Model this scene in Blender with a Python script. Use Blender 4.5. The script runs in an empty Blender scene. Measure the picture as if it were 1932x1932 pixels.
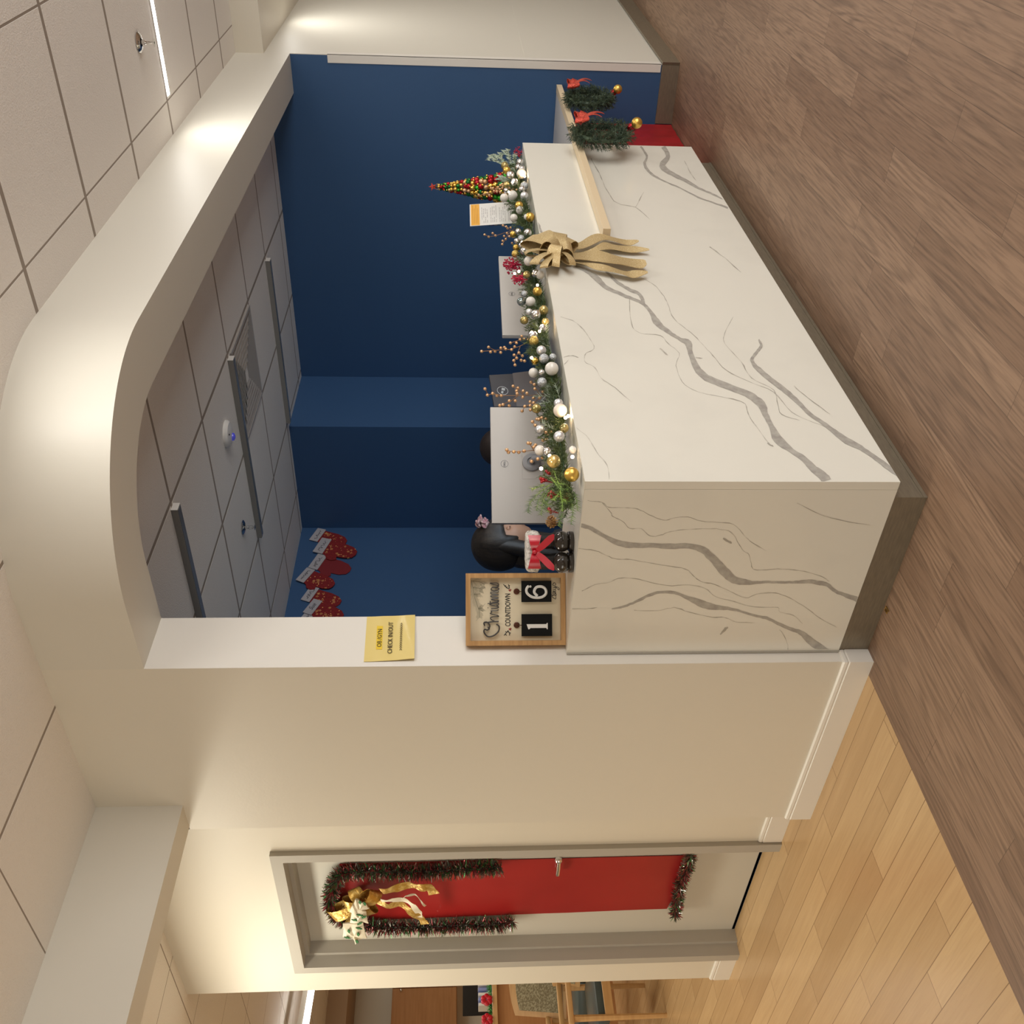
import bpy, bmesh, math, random
from math import pi, sin, cos, radians, sqrt
from mathutils import Vector, Matrix, noise
sc = bpy.context.scene
COL = sc.collection
random.seed(7)
V = Vector

# ---------------------------------------------------------------- camera
CAM = V((-2.2309, -1.6503, 1.4572)); YAW, PIT, FPX = radians(38.3756), radians(3.5807), 1775.41
FW = V((cos(YAW)*cos(PIT), sin(YAW)*cos(PIT), -sin(PIT)))
RT = FW.cross(V((0, 0, 1))).normalized(); UP = RT.cross(FW)
cd = bpy.data.cameras.new('camera'); cam = bpy.data.objects.new('camera', cd); COL.objects.link(cam)
cd.sensor_width = 36; cd.sensor_fit = 'HORIZONTAL'; cd.lens = 36*FPX/1932; cd.clip_end = 60; cd.clip_start = .05
X_, Y_, Z_ = -UP, RT, -FW                       # the photograph lies on its side
cam.matrix_world = Matrix(((X_.x, Y_.x, Z_.x, CAM.x), (X_.y, Y_.y, Z_.y, CAM.y), (X_.z, Y_.z, Z_.z, CAM.z), (0, 0, 0, 1)))
sc.camera = cam
sc.view_settings.view_transform = 'Standard'; sc.view_settings.look = 'None'
sc.view_settings.exposure = 0.0; sc.view_settings.gamma = 1.0; sc.view_settings.use_curve_mapping = False
w = bpy.data.worlds.new('world'); sc.world = w; w.use_nodes = True
w.node_tree.nodes['Background'].inputs[0].default_value = (1, .93, .84, 1)
w.node_tree.nodes['Background'].inputs[1].default_value = 0.05
try:
    sc.cycles.use_denoising = True; sc.cycles.denoiser = 'OPENIMAGEDENOISE'
    sc.cycles.max_bounces = 8; sc.cycles.diffuse_bounces = 5; sc.cycles.glossy_bounces = 3
    sc.cycles.transmission_bounces = 4; sc.cycles.sample_clamp_indirect = 4; sc.cycles.caustics_reflective = False
    sc.cycles.caustics_refractive = False
except Exception: pass
# lit ceiling slots: (x, y0, y1, z, watts, colour)
HALL = [(0.025, -1.57, -.36), (2.595, -1.57, -.36), (5.165, -1.57, -.36), (0.025, -4.1, -2.9), (2.595, -4.1, -2.9), (5.165, -4.1, -2.9), (-2.545, -4.1, -2.9)]
HALL_W, COR_W, BACK_W = 12, 30, 24
HALL_C, COR_C = (1, .975, .92), (1, .93, .76)
def big(loc, size, sy, W, c, look):
    l = bpy.data.lights.new('fill_light', 'AREA'); l.shape = 'RECTANGLE'; l.size = size; l.size_y = sy; l.energy = W; l.color = c
    o = bpy.data.objects.new('fill_light', l); COL.objects.link(o); o.location = loc
    o.rotation_euler = (Vector(look)-Vector(loc)).to_track_quat('-Z', 'Y').to_euler(); return o
big((1.0, -5.9, 1.15), 6.5, 1.9, 225, (.955, .965, .955), (1.6, 0, 1.75))      # added fill behind the viewer, brightens the ceiling, counter front and office
big((-4.6, 1.6, 1.1), 3.0, 1.6, 42, (1, .97, .86), (0, 1.7, .9))        # added unseen fill from the left, lifts the left wall and end panel

def ray(x, y):
    return FW + RT*((1932-y-966)/FPX) - UP*((x-966)/FPX)
def px(x, y, ax, val):                           # photograph point on a real plane
    D = ray(x, y); t = (val-CAM[ax])/D[ax]; return CAM+D*t
def at(x, y, d): return CAM+ray(x, y)*d

# ---------------------------------------------------------------- helpers
ORG = {}
class MB:
    def __init__(s, M=None): s.v = []; s.f = []; s.mi = []; s.M = M; s.k = 0
    def add(s, vs, fs, k=None):
        b = len(s.v); M = s.M
        for p in vs: s.v.append(M @ V(p) if M else V(p))
        for f in fs: s.f.append(tuple(i+b for i in f)); s.mi.append(s.k if k is None else k)
        return s
    def box(s, a, b, k=None):
        x0, y0, z0 = a; x1, y1, z1 = b
        return s.add([(x0,y0,z0),(x1,y0,z0),(x1,y1,z0),(x0,y1,z0),(x0,y0,z1),(x1,y0,z1),(x1,y1,z1),(x0,y1,z1)],
                     [(0,3,2,1),(4,5,6,7),(0,1,5,4),(1,2,6,5),(2,3,7,6),(3,0,4,7)], k)
    def bbox(s, a, b, c=.004, k=None):            # box with all edges chamfered
        bm = bmesh.new(); bmesh.ops.create_cube(bm, size=1)
        for v in bm.verts:
            v.co = V([(a[i]+b[i])/2+v.co[i]*(b[i]-a[i]) for i in range(3)])
        bmesh.ops.bevel(bm, geom=bm.edges[:], offset=c, segments=2, affect='EDGES', profile=.6)
        s.bm(bm, k); return s
    def bm(s, bm, k=None):
        bm.verts.index_update(); s.add([v.co.copy() for v in bm.verts], [[v.index for v in f.verts] for f in bm.faces], k); bm.free()
    def prism(s, poly, z0, z1, ax=2, k=None):     # polygon in the other two axes, extruded along ax
        n = len(poly)
        def P(p, z):
            return (p[0], p[1], z) if ax == 2 else ((p[0], z, p[1]) if ax == 1 else (z, p[0], p[1]))
        vs = [P(p, z0) for p in poly]+[P(p, z1) for p in poly]
        fs = [tuple(range(n))[::-1], tuple(range(n, 2*n))]+[(i, (i+1) % n, n+(i+1) % n, n+i) for i in range(n)]
        return s.add(vs, fs, k)
    def tube(s, pts, r, n=8, cap=True, k=None):
        pts = [V(p) for p in pts]; m = len(pts); R = r if isinstance(r, (list, tuple)) else [r]*m
        t0 = (pts[1]-pts[0]).normalized(); a = t0.orthogonal().normalized(); vs = []; 
        for i, p in enumerate(pts):
            t = (pts[min(i+1, m-1)]-pts[max(i-1, 0)])
            t = t.normalized() if t.length > 1e-9 else t0
            a = (a-t*a.dot(t)); a = a.normalized() if a.length > 1e-6 else t.orthogonal().normalized(); b = t.cross(a)
            for j in range(n):
                q = 2*pi*j/n; vs.append(p+(a*cos(q)+b*sin(q))*R[i])
        fs = [(i*n+j, i*n+(j+1) % n, (i+1)*n+(j+1) % n, (i+1)*n+j) for i in range(m-1) for j in range(n)]
        if cap: fs += [tuple(range(n))[::-1], tuple(range((m-1)*n, m*n))]
        return s.add(vs, fs, k)
    def ball(s, c, r, n=16, m=10, sc3=(1, 1, 1), k=None, f=None):
        c = V(c); vs = [c+V((0, 0, r*sc3[2]))]
        for i in range(1, m):
            th = pi*i/m
            for j in range(n):
                ph = 2*pi*j/n; vs.append(c+V((r*sc3[0]*sin(th)*cos(ph), r*sc3[1]*sin(th)*sin(ph), r*sc3[2]*cos(th))))
        vs.append(c-V((0, 0, r*sc3[2])))
        if f: vs = [f(v) for v in vs]
        fs = [(0, 1+j, 1+(j+1) % n) for j in range(n)]
        for i in range(m-2):
            for j in range(n):
                a = 1+i*n+j; b = 1+i*n+(j+1) % n; fs.append((a, a+n, b+n, b))
        L = len(vs)-1; fs += [(L, 1+(m-2)*n+(j+1) % n, 1+(m-2)*n+j) for j in range(n)]
        return s.add(vs, fs, k)
    def lathe(s, prof, c=(0, 0, 0), n=20, k=None):  # prof: (r, z) top to bottom or reverse
        vs = []; c = V(c)
        for r, z in prof:
            for j in range(n): q = 2*pi*j/n; vs.append(c+V((r*cos(q), r*sin(q), z)))
        m = len(prof); fs = [(i*n+j, i*n+(j+1) % n, (i+1)*n+(j+1) % n, (i+1)*n+j) for i in range(m-1) for j in range(n)]
        fs += [tuple(range(n))[::-1], tuple(range((m-1)*n, m*n))]
        return s.add(vs, fs, k)
    def ribbon(s, pts, wv, th=.0008, k=None):       # pts centre line, wv width vectors (half), real thickness
        n = len(pts); vs = []
        for i in range(n):
            p = V(pts[i]); h = V(wv[i] if isinstance(wv, list) else wv)
            t = V(pts[min(i+1, n-1)])-V(pts[max(i-1, 0)]); nn = t.cross(h); nn = nn.normalized()*th if nn.length > 1e-9 else V((0, th, 0))
            vs += [p-h-nn, p+h-nn, p+h+nn, p-h+nn]
        fs = [(0, 1, 2, 3), (4*n-1, 4*n-2, 4*n-3, 4*n-4)]
        for i in range(n-1):
            a = 4*i
            for j in range(4): fs.append((a+j, a+4+j, a+4+(j+1) % 4, a+(j+1) % 4))
        return s.add(vs, fs, k)
    def needle(s, p, d, L, wd, k=None):
        d = d.normalized(); a = d.cross(V((random.uniform(-1, 1), random.uniform(-1, 1), random.uniform(-1, 1))))
        a = a.normalized()*wd if a.length > 1e-5 else V((wd, 0, 0)); p = V(p)
        b = d.cross(a)*.8
        return s.add([p-a, p+a, p+b, p+d*L], [(0, 1, 3), (1, 2, 3), (2, 0, 3)], k)
    def text(s, body, size, M, ex=.0004, k=None, sx=1.0, bold=0, shear=0, align='CENTER', space=1):
        cu = bpy.data.curves.new('t', 'FONT'); cu.body = body; cu.size = size; cu.extrude = ex; cu.align_x = align; cu.align_y = 'CENTER'
        cu.offset = bold; cu.shear = shear; cu.space_character = space; cu.resolution_u = 3
        o = bpy.data.objects.new('t', cu); COL.objects.link(o)
        dg = bpy.context.evaluated_depsgraph_get(); me = bpy.data.meshes.new_from_object(o.evaluated_get(dg))
        s.add([M @ V((v.co.x*sx, v.co.y, v.co.z)) for v in me.vertices], [tuple(p.vertices) for p in me.polygons], k)
        bpy.data.objects.remove(o); bpy.data.curves.remove(cu); bpy.data.meshes.remove(me)
        return s
    def build(s, name, mats, parent=None, smooth=35, **tags):
        org = ORG.get(parent, V((0, 0, 0)))
        me = bpy.data.meshes.new(name); me.from_pydata([tuple(v-org) for v in s.v], [], s.f)
        if not isinstance(mats, (list, tuple)): mats = [mats]
        for m in mats: me.materials.append(m)
        if len(mats) > 1: me.polygons.foreach_set('material_index', s.mi)
        if smooth: 
            me.shade_smooth(); me.set_sharp_from_angle(angle=radians(smooth))
        me.update()
        o = bpy.data.objects.new(name, me); COL.objects.link(o)
        if parent: o.parent = parent
        ORG[o] = org
        tag(o, **tags); return o
def tag(o, label=None, cat=None, group=None, kind=None):
    if label: o['label'] = label
    if cat: o['category'] = cat
    if group: o['group'] = group
    if kind: o['kind'] = kind
def thing(name, loc, label, cat, group=None):
    o = bpy.data.objects.new(name, None); COL.objects.link(o); o.location = loc; o.empty_display_size = .1
    ORG[o] = V(loc); tag(o, label, cat, group); return o
def copy_tree(o, loc, label=None, parent=None):
    c = o.copy(); COL.objects.link(c)
    if parent is None: c.location = loc
    else: c.parent = parent
    if label: c['label'] = label
    for ch in list(o.children): copy_tree(ch, None, None, c)
    return c
def frame_mat(o, xd, zd=V((0, 0, 1))):              # local x = xd, local z = up, local y = into
    xd = V(xd).normalized(); zd = V(zd).normalized(); yd = zd.cross(xd).normalized(); zd = xd.cross(yd)
    return Matrix(((xd.x, yd.x, zd.x, o[0]), (xd.y, yd.y, zd.y, o[1]), (xd.z, yd.z, zd.z, o[2]), (0, 0, 0, 1)))
def TX(M, x, z, y=0):                               # text matrix: text lies in the local x-z plane facing -y
    return M @ Matrix.Translation((x, y, z)) @ Matrix.Rotation(pi/2, 4, 'X')

# ---------------------------------------------------------------- materials
def mat(name, c, rough=.5, metal=0, noise_=None, bump=None, emit=None, trans=0, coat=0, spec=None, ior=None, alpha=1):
    m = bpy.data.materials.new(name); m.use_nodes = True; nt = m.node_tree; b = nt.nodes['Principled BSDF']
    b.inputs['Base Color'].default_value = (*c, 1); b.inputs['Roughness'].default_value = rough; b.inputs['Metallic'].default_value = metal
    if spec is not None: b.inputs['Specular IOR Level'].default_value = spec
    if trans: b.inputs['Transmission Weight'].default_value = trans
    if ior: b.inputs['IOR'].default_value = ior
    if coat: b.inputs['Coat Weight'].default_value = coat; b.inputs['Coat Roughness'].default_value = .08
    if emit: b.inputs['Emission Color'].default_value = (*emit[0], 1); b.inputs['Emission Strength'].default_value = emit[1]
    tc = nt.nodes.new('ShaderNodeTexCoord')
    if noise_:                                       # (scale, other colour, low, high, detail[, stretch])
        n = nt.nodes.new('ShaderNodeTexNoise'); n.inputs['Scale'].default_value = noise_[0]; n.inputs['Detail'].default_value = noise_[4]
        mp = nt.nodes.new('ShaderNodeMapping'); mp.inputs['Scale'].default_value = noise_[5] if len(noise_) > 5 else (1, 1, 1)
        nt.links.new(tc.outputs['Object'], mp.inputs[0]); nt.links.new(mp.outputs[0], n.inputs['Vector'])
        r = nt.nodes.new('ShaderNodeValToRGB'); r.color_ramp.elements[0].position = noise_[2]; r.color_ramp.elements[1].position = noise_[3]
        r.color_ramp.elements[0].color = (*c, 1); r.color_ramp.elements[1].color = (*noise_[1], 1)
        nt.links.new(n.outputs['Fac'], r.inputs[0]); nt.links.new(r.outputs[0], b.inputs['Base Color'])
    if bump:                                         # (scale, strength)
        n2 = nt.nodes.new('ShaderNodeTexNoise'); n2.inputs['Scale'].default_value = bump[0]; n2.inputs['Detail'].default_value = 3
        nt.links.new(tc.outputs['Object'], n2.inputs['Vector'])
        bp = nt.nodes.new('ShaderNodeBump'); bp.inputs['Strength'].default_value = bump[1]; bp.inputs['Distance'].default_value = .01
        nt.links.new(n2.outputs['Fac'], bp.inputs['Height']); nt.links.new(bp.outputs[0], b.inputs['Normal'])
    return m
def planks(name, c1, c2, dark, L, W, along, rough, grain=1.0, seam=.02, rings=9, off=(0, 0), seamc=(.02, .01, .005), stair=.5):
    m = bpy.data.materials.new(name); m.use_nodes = True; nt = m.node_tree; N = nt.nodes; K = nt.links.new; b = N['Principled BSDF']
    tc = N.new('ShaderNodeTexCoord'); sp = N.new('ShaderNodeSeparateXYZ'); K(tc.outputs['Object'], sp.inputs[0])
    def mth(op, a, b_=None, c_=None):
        n = N.new('ShaderNodeMath'); n.operation = op
        for i, q in enumerate((a, b_, c_)):
            if q is None: continue
            if hasattr(q, 'is_output') or hasattr(q, 'links'): K(q, n.inputs[i])
            else: n.inputs[i].default_value = q
        return n.outputs[0]
    u, v = (sp.outputs[0], sp.outputs[1]) if along == 'x' else (sp.outputs[1], sp.outputs[0])
    u = mth('ADD', u, off[0]+50*L); v = mth('ADD', v, off[1]+50*W)
    row = mth('FLOOR', mth('DIVIDE', v, W))
    if stair is None:
        wn0 = N.new('ShaderNodeTexWhiteNoise'); wn0.noise_dimensions = '1D'; K(row, wn0.inputs['W']); sh = mth('MULTIPLY', wn0.outputs['Value'], L)
    else: sh = mth('MULTIPLY', row, stair*L)
    uu = mth('ADD', u, sh); colm = mth('FLOOR', mth('DIVIDE', uu, L))
    idv = N.new('ShaderNodeCombineXYZ'); K(row, idv.inputs[0]); K(colm, idv.inputs[1])
    wn = N.new('ShaderNodeTexWhiteNoise'); wn.noise_dimensions = '2D'; K(idv.outputs[0], wn.inputs['Vector']); rnd = wn.outputs['Value']
    fu = mth('FRACT', mth('DIVIDE', uu, L)); fv = mth('FRACT', mth('DIVIDE', v, W))
    du = mth('MULTIPLY', mth('MINIMUM', fu, mth('SUBTRACT', 1, fu)), L); dv = mth('MULTIPLY', mth('MINIMUM', fv, mth('SUBTRACT', 1, fv)), W)
    edge = mth('LESS_THAN', mth('MINIMUM', du, dv), seam)
    cv = N.new('ShaderNodeCombineXYZ'); K(mth('MULTIPLY', u, .85), cv.inputs[0]); K(mth('MULTIPLY', v, 10), cv.inputs[1]); K(mth('MULTIPLY', rnd, 40), cv.inputs[2])
    n1 = N.new('ShaderNodeTexNoise'); n1.inputs['Scale'].default_value = 1.0; n1.inputs['Detail'].default_value = 1.5; n1.inputs['Roughness'].default_value = .45; K(cv.outputs[0], n1.inputs['Vector'])
    ring = mth('POWER', mth('ABSOLUTE', mth('SINE', mth('MULTIPLY', n1.outputs['Fac'], rings*pi))), 4.0)
    cf = N.new('ShaderNodeCombineXYZ'); K(mth('MULTIPLY', u, 7), cf.inputs[0]); K(mth('MULTIPLY', v, 130), cf.inputs[1]); K(rnd, cf.inputs[2])
    n2 = N.new('ShaderNodeTexNoise'); n2.inputs['Scale'].default_value = 1; n2.inputs['Detail'].default_value = 4; K(cf.outputs[0], n2.inputs['Vector'])
    cg = N.new('ShaderNodeCombineXYZ'); K(mth('MULTIPLY', u, 1.3), cg.inputs[0]); K(mth('MULTIPLY', v, 16), cg.inputs[1]); K(mth('MULTIPLY', rnd, 9), cg.inputs[2])
    n3 = N.new('ShaderNodeTexNoise'); n3.inputs['Scale'].default_value = 1; n3.inputs['Detail'].default_value = 5; n3.inputs['Roughness'].default_value = .65; K(cg.outputs[0], n3.inputs['Vector'])
    def mixc(f, a, c_):
        n = N.new('ShaderNodeMix'); n.data_type = 'RGBA'
        if hasattr(f, 'links'): K(f, n.inputs[0])
        else: n.inputs[0].default_value = f
        for i, q in ((6, a), (7, c_)):
            if hasattr(q, 'links'): K(q, n.inputs[i])
            else: n.inputs[i].default_value = (*q, 1)
        return n.outputs[2]
    def remap(x, lo, hi):
        n = N.new('ShaderNodeMapRange'); K(x, n.inputs[0]); n.inputs[1].default_value = lo; n.inputs[2].default_value = hi; return n.outputs[0]
    c = mixc(remap(mth('ADD', mth('MULTIPLY', rnd, .5), mth('MULTIPLY', n3.outputs['Fac'], .7)), .3, .85), c1, c2)
    c = mixc(mth('MULTIPLY', remap(n2.outputs['Fac'], .45, .8), .55*grain), c, dark)
    c = mixc(mth('MULTIPLY', mth('MULTIPLY', ring, remap(n3.outputs['Fac'], .38, .68)), .48*grain), c, dark)
    c = mixc(mth('MULTIPLY', edge, .75 if along == 'y' else .5), c, seamc)
    K(c, b.inputs['Base Color']); b.inputs['Roughness'].default_value = rough
    bp = N.new('ShaderNodeBump'); bp.inputs['Strength'].default_value = .15; bp.inputs['Distance'].default_value = .002
    K(mth('SUBTRACT', n2.outputs['Fac'], edge), bp.inputs['Height']); K(bp.outputs[0], b.inputs['Normal'])
    return m

M = {}
M['paint'] = mat('wall_paint', (.71, .668, .575), .42, bump=(90, .03))
M['paint_gloss'] = mat('header_paint', (.68, .65, .57), .48, bump=(60, .02))
M['jamb'] = mat('jamb_paint', (.78, .75, .69), .45)
M['trimwhite'] = mat('white_trim', (.78, .75, .69), .35)
M['tile'] = mat('ceiling_tile', (.80, .77, .73), .9, noise_=(260, (.62, .58, .53), .62, .75, 3), bump=(180, .25))
M['grid'] = mat('ceiling_grid', (.30, .255, .215), .8)
M['blue'] = mat('blue_paint', (.034, .093, .215), .6, bump=(120, .04))
M['marble'] = mat('quartz', (.79, .77, .69), .22, noise_=(2.6, (.72, .70, .63), .52, .85, 6), coat=.15)
M['vein'] = mat('quartz_vein', (.36, .34, .31), .25, noise_=(35, (.50, .48, .43), .35, .7, 5))
M['veinfine'] = mat('quartz_fine_vein', (.40, .38, .33), .25, noise_=(22, (.66, .63, .56), .42, .68, 4))
M['kick'] = mat('bronze_kick', (.20, .165, .12), .38, .35, noise_=(20, (.25, .21, .15), .3, .7, 3, (1, 1, 8)))
M['tan'] = mat('tan_edge', (.74, .60, .40), .45)
M['lam'] = mat('white_laminate', (.74, .70, .65), .3)
M['brown'] = planks('walnut_planks', (.232, .140, .087), (.325, .208, .134), (.085, .046, .028), 1.22, .12, 'x', .50, 1.25, .0009, 11, stair=None)
M['light'] = planks('maple_planks', (.50, .32, .155), (.64, .435, .225), (.36, .21, .09), .92, .112, 'y', .27, .36, .0014, 5, off=(.05, .009), stair=.235, seamc=(.16, .08, .03))
M['frame'] = mat('grey_door_frame', (.42, .395, .35), .4)
M['door'] = mat('grey_door', (.56, .54, .48), .4)
M['black'] = mat('black_plastic', (.012, .012, .013), .35)
M['chrome'] = mat('chrome', (.75, .74, .72), .12, 1)
M['led'] = mat('led_diffuser', (1, 1, 1), .5, emit=((1, .97, .92), 12))
M['fixt'] = mat('unlit_slot_lens', (.30, .31, .30), .18, .4)
M['white'] = mat('white_plastic', (.78, .77, .74), .35)
# ================================================================ structure
S = dict(kind='structure')
BZ = 2.815; YW = -.19
# floors
f = MB(); f.box((-5, -6.2, -.05), (9, .80, 0)); f.build('floor', M['brown'], smooth=0, **S)
f = MB(); f.box((.20, .80, -.05), (9, 3.3, 0)); f.box((.20, .16, 0), (3.1, .80, .002)); f.build('floor', mat('pale_bounce_floor', (.80, .77, .72), .5), smooth=0, **S)  # unseen office floor, made pale to bounce light onto the ceiling
f = MB(); f.box((-5, .80, -.05), (.20, 3.3, 0)); f.box((-5, 3.3, -.05), (9, 13.2, 0)); f.build('floor', M['light'], smooth=0, **S)
def tiles(x0, y0, x1, y1, z, ox, oy, name, gap=.024, pitch=.636, gy=None, clip=None):
    m = MB(); g = gap/2; gy = (gy or gap)/2
    i0 = math.floor((x0-ox)/pitch); i1 = math.ceil((x1-ox)/pitch); j0 = math.floor((y0-oy)/pitch); j1 = math.ceil((y1-oy)/pitch)
    for i in range(i0, i1):
        for j in range(j0, j1):
            a, b = max(ox+i*pitch+g, x0), min(ox+(i+1)*pitch-g, x1); c, d = max(oy+j*pitch+gy, y0), min(oy+(j+1)*pitch-gy, y1)
            if b-a > .01 and d-c > .01:
                e = .0006
                m.add([(a, c, z+.0006), (b, c, z+.0006), (b, d, z+.0006), (a, d, z+.0006), (a+e, c+e, z), (b-e, c+e, z), (b-e, d-e, z), (a+e, d-e, z)],
                      [(4, 7, 6, 5), (0, 4, 5, 1), (1, 5, 6, 2), (2, 6, 7, 3), (3, 7, 4, 0)], 0)
    m.box((x0, y0, z+.0006), (x1, y1, z+.05), 1)
    return m.build(name, [M['tile'], M['grid']], smooth=0, **S)
tiles(-5, -6.2, 4.24, YW, BZ, .025, -.345, 'ceiling', gap=.024, gy=.008)
tiles(-5, YW, .62, 1.512, BZ, .025, -.345, 'ceiling', gap=.007, gy=.014)
tiles(.19, .05, 4.264, 3.09, 2.64, .956, .82, 'ceiling', pitch=.632, gap=.023)
tiles(-5, 1.65, 9, 13.2, BZ, .025, 1.66, 'ceiling', gap=.008)
# curved header + walls
def arc(cx, cy, r, a0, a1, n=28): return [(cx+r*cos(radians(a0+(a1-a0)*i/n)), cy+r*sin(radians(a0+(a1-a0)*i/n))) for i in range(n+1)]
out = [(-.048, .745)]+arc(.62, .475, .668, 180, 270)+[(4.264, YW)]
inn = [(.19, .745)]+arc(.62, .475, .43, 180, 270)+[(4.264, .045)]
h = MB(); n = len(out)
vs = [(*p, 2.483) for p in out]+[(*p, BZ+.03) for p in out]+[(*p, 2.483) for p in inn]+[(*p, BZ+.03) for p in inn]
fs = []
for i in range(n-1):
    fs += [(i, i+1, n+i+1, n+i), (2*n+i+1, 2*n+i, 3*n+i, 3*n+i+1), (i+1, i, 2*n+i, 2*n+i+1), (n+i, n+i+1, 3*n+i+1, 3*n+i)]
fs += [(0, n, 3*n, 2*n), (n-1, 2*n-1, 4*n-1, 3*n-1)]
h.add(vs, fs); h.build('wall_front', M['paint_gloss'], smooth=30, **S)
# thin shadow mould where header meets ceiling
t = MB(); t.add([(p[0]-.0, p[1]-.012 if i > 2 else p[1], BZ-.012) for i, p in enumerate(out)]+[(p[0], p[1], BZ+.01) for p in out], [(i, i+1, n+i+1, n+i) for i in range(n-1)])
# left wall (wall end forms the white jamb)
wl = MB(); wl.prism([(-.048, .745), (.19, .745), (.19, 1.67), (-.048, 1.67)], 0, BZ+.02)
wl.box((.085, 1.67, 0), (.30, 2.05, BZ+.02)); wl.box((.085, 2.05, 2.245), (.30, 3.09, BZ+.02)); wl.box((.085, 3.09, 0), (.30, 3.33, BZ+.02))
wl.box((.30, 3.12, 0), (9, 3.33, BZ+.02))
wl.build('wall_left', M['paint'], smooth=0, **S)
MB().box((-.0475, .7435, 0), (.19, .7449, 2.483)).build('trim_jamb', M['jamb'], smooth=0, **S)
# bulkhead over the corridor
MB().box((-5, 1.512, 2.49), (-.048, 1.655, BZ+.03)).build('wall_bulkhead', M['paint_gloss'], smooth=0, **S)
MB().box((-.048, 1.655, 2.49), (.085, 1.67, BZ+.03)).build('wall_bulkhead', M['paint_gloss'], smooth=0, **S)
# blue office walls
b = MB(); b.box((4.264, YW+.004, 0), (4.40, 2.14, 2.70)); b.build('wall_right_blue', M['blue'], smooth=0, **S)
b = MB(); b.box((3.551, 2.14, 0), (4.40, 3.12, 2.70)); b.build('wall_column_blue', M['blue'], smooth=0, **S)
b = MB(); b.box((.30, 3.087, 0), (3.551, 3.12, 2.70)); b.box((.191, .76, 0), (.20, 3.087, 2.70)); b.build('wall_back_blue', M['blue'], smooth=0, **S)
# white wall carrying on to the right, dropped ceiling there
MB().box((4.264, YW, 0), (9, YW+.004, 2.66)).build('wall_right', M['paint_gloss'], smooth=0, **S)
MB().box((4.24, -6.2, 2.642), (9, YW, BZ+.05)).build('ceiling', M['paint'], smooth=0, **S)
g = MB(); g.box((4.2595, YW-.003, .118), (4.264, YW+.048, 2.25)); g.box((4.2595, YW-.0045, .118), (4.31, YW, 2.25)); MB().box((4.31, YW-.0015, .118), (9, YW, .995)).build('wall_right', M['paint_gloss'], smooth=0, **S)
g.build('trim_corner_guard', M['trimwhite'], smooth=0, **S)
k = MB(); k.prism([(4.252, YW+.002), (4.244, YW-.018), (9, YW-.018), (9, YW-.0045), (4.264, YW-.0045)], 0, .112); k.box((4.246, YW+.002, 0), (4.264, .172, .112))
k.build('baseboard_right', M['kick'], smooth=0, **S)
# room shell out of view
sh = MB(); sh.box((-5.1, -6.2, 0), (-5, 13.2, BZ+.05)); sh.build('wall_far_left', M['paint'], smooth=0, **S)
MB().box((-5.1, -6.3, 0), (9.1, -6.2, BZ+.05)).build('wall_behind', M['paint'], smooth=0, **S)
MB().box((9, -6.2, 0), (9.1, 13.2, BZ+.05)).build('wall_far_right', M['paint'], smooth=0, **S)
MB().box((-5.1, 9.75, 0), (9.1, 9.85, BZ+.05)).build('wall_back', M['paint'], smooth=0, **S)
# baseboards of the left wall: white, moulded top
def bboard(m, path, hgt=.105):
    for (a, b_) in zip(path[:-1], path[1:]): pass
prof = [(0, 0), (.013, 0), (.013, .083), (.009, .086), (.012, .092), (.010, .101), (.004, .105), (0, .105)]
bb = MB()
bb.prism([(-.048-q, z) for q, z in prof], 0, 0, 1) if False else None
bb.add([(-.048-q, .745-q, z) for q, z in prof]+[(-.048-q, 1.67+.0, z) for q, z in prof],
       [(i, (i+1) % 8, 8+(i+1) % 8, 8+i) for i in range(8)]+[tuple(range(8, 16))])
bb.add([(-.048-q, .745-q, z) for q, z in prof]+[(.0, .745-q, z) for q, z in prof],
       [((i+1) % 8, i, 8+i, 8+(i+1) % 8) for i in range(8)])
bb.build('baseboard_left', M['trimwhite'], smooth=20, **S)
bb = MB()
for y0, y1 in ((1.67, 2.045), (3.105, 3.33)):
    bb.prism([(.085-q, z) for q, z in prof], y0, y1, 1)
bb.build('baseboard_left', M['trimwhite'], smooth=20, **S)
# ---- door with welded frame
dr = thing('door_1', (.19, 2.67, 0), 'grey door in the left wall covered with red paper and tinsel', 'door'); dr['kind'] = 'structure'
fr = MB()
y0, y1, zt = 2.05, 3.10, 2.245
for (a, b_) in ((y0, y0+.055), (y1-.055, y1)): fr.box((.062, a, 0), (.30, b_, zt))
fr.box((.062, y0+.055, zt-.052), (.30, y1-.055, zt))
# stop moulding inside
for (a, b_) in ((y0+.055, y0+.075), (y1-.075, y1-.055)): fr.box((.125, a, 0), (.19, b_, zt-.052))
fr.box((.125, y0+.075, zt-.072), (.19, y1-.075, zt-.052))
fr.build('door_frame', M['frame'], dr, smooth=0)
MB().bbox((.19, y0+.057, .014), (.235, y1-.057, zt-.055), .002).build('door_leaf', M['door'], dr, smooth=0)
MB().box((.191, y0+.057, .001), (.236, y1-.057, .013)).build('door_gap_shade', M['black'], dr, smooth=0, label='black strip put in as shade under the door')  # black box filling the gap, stands in for its shade
hd = MB(); hd.ball((.180, 2.325, .967), .018, 14, 8); hd.tube([(.19, 2.325, .967), (.165, 2.325, .967)], .010, 10)
hd.tube([(.166, 2.322, .967), (.160, 2.36, .967), (.162, 2.42, .967)], .0095, 10); hd.lathe([(.026, 0), (.026, .006)], (0, 0, 0)) if False else None
hd.build('door_handle', M['chrome'], dr, label='polished chrome lever handle')

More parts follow.
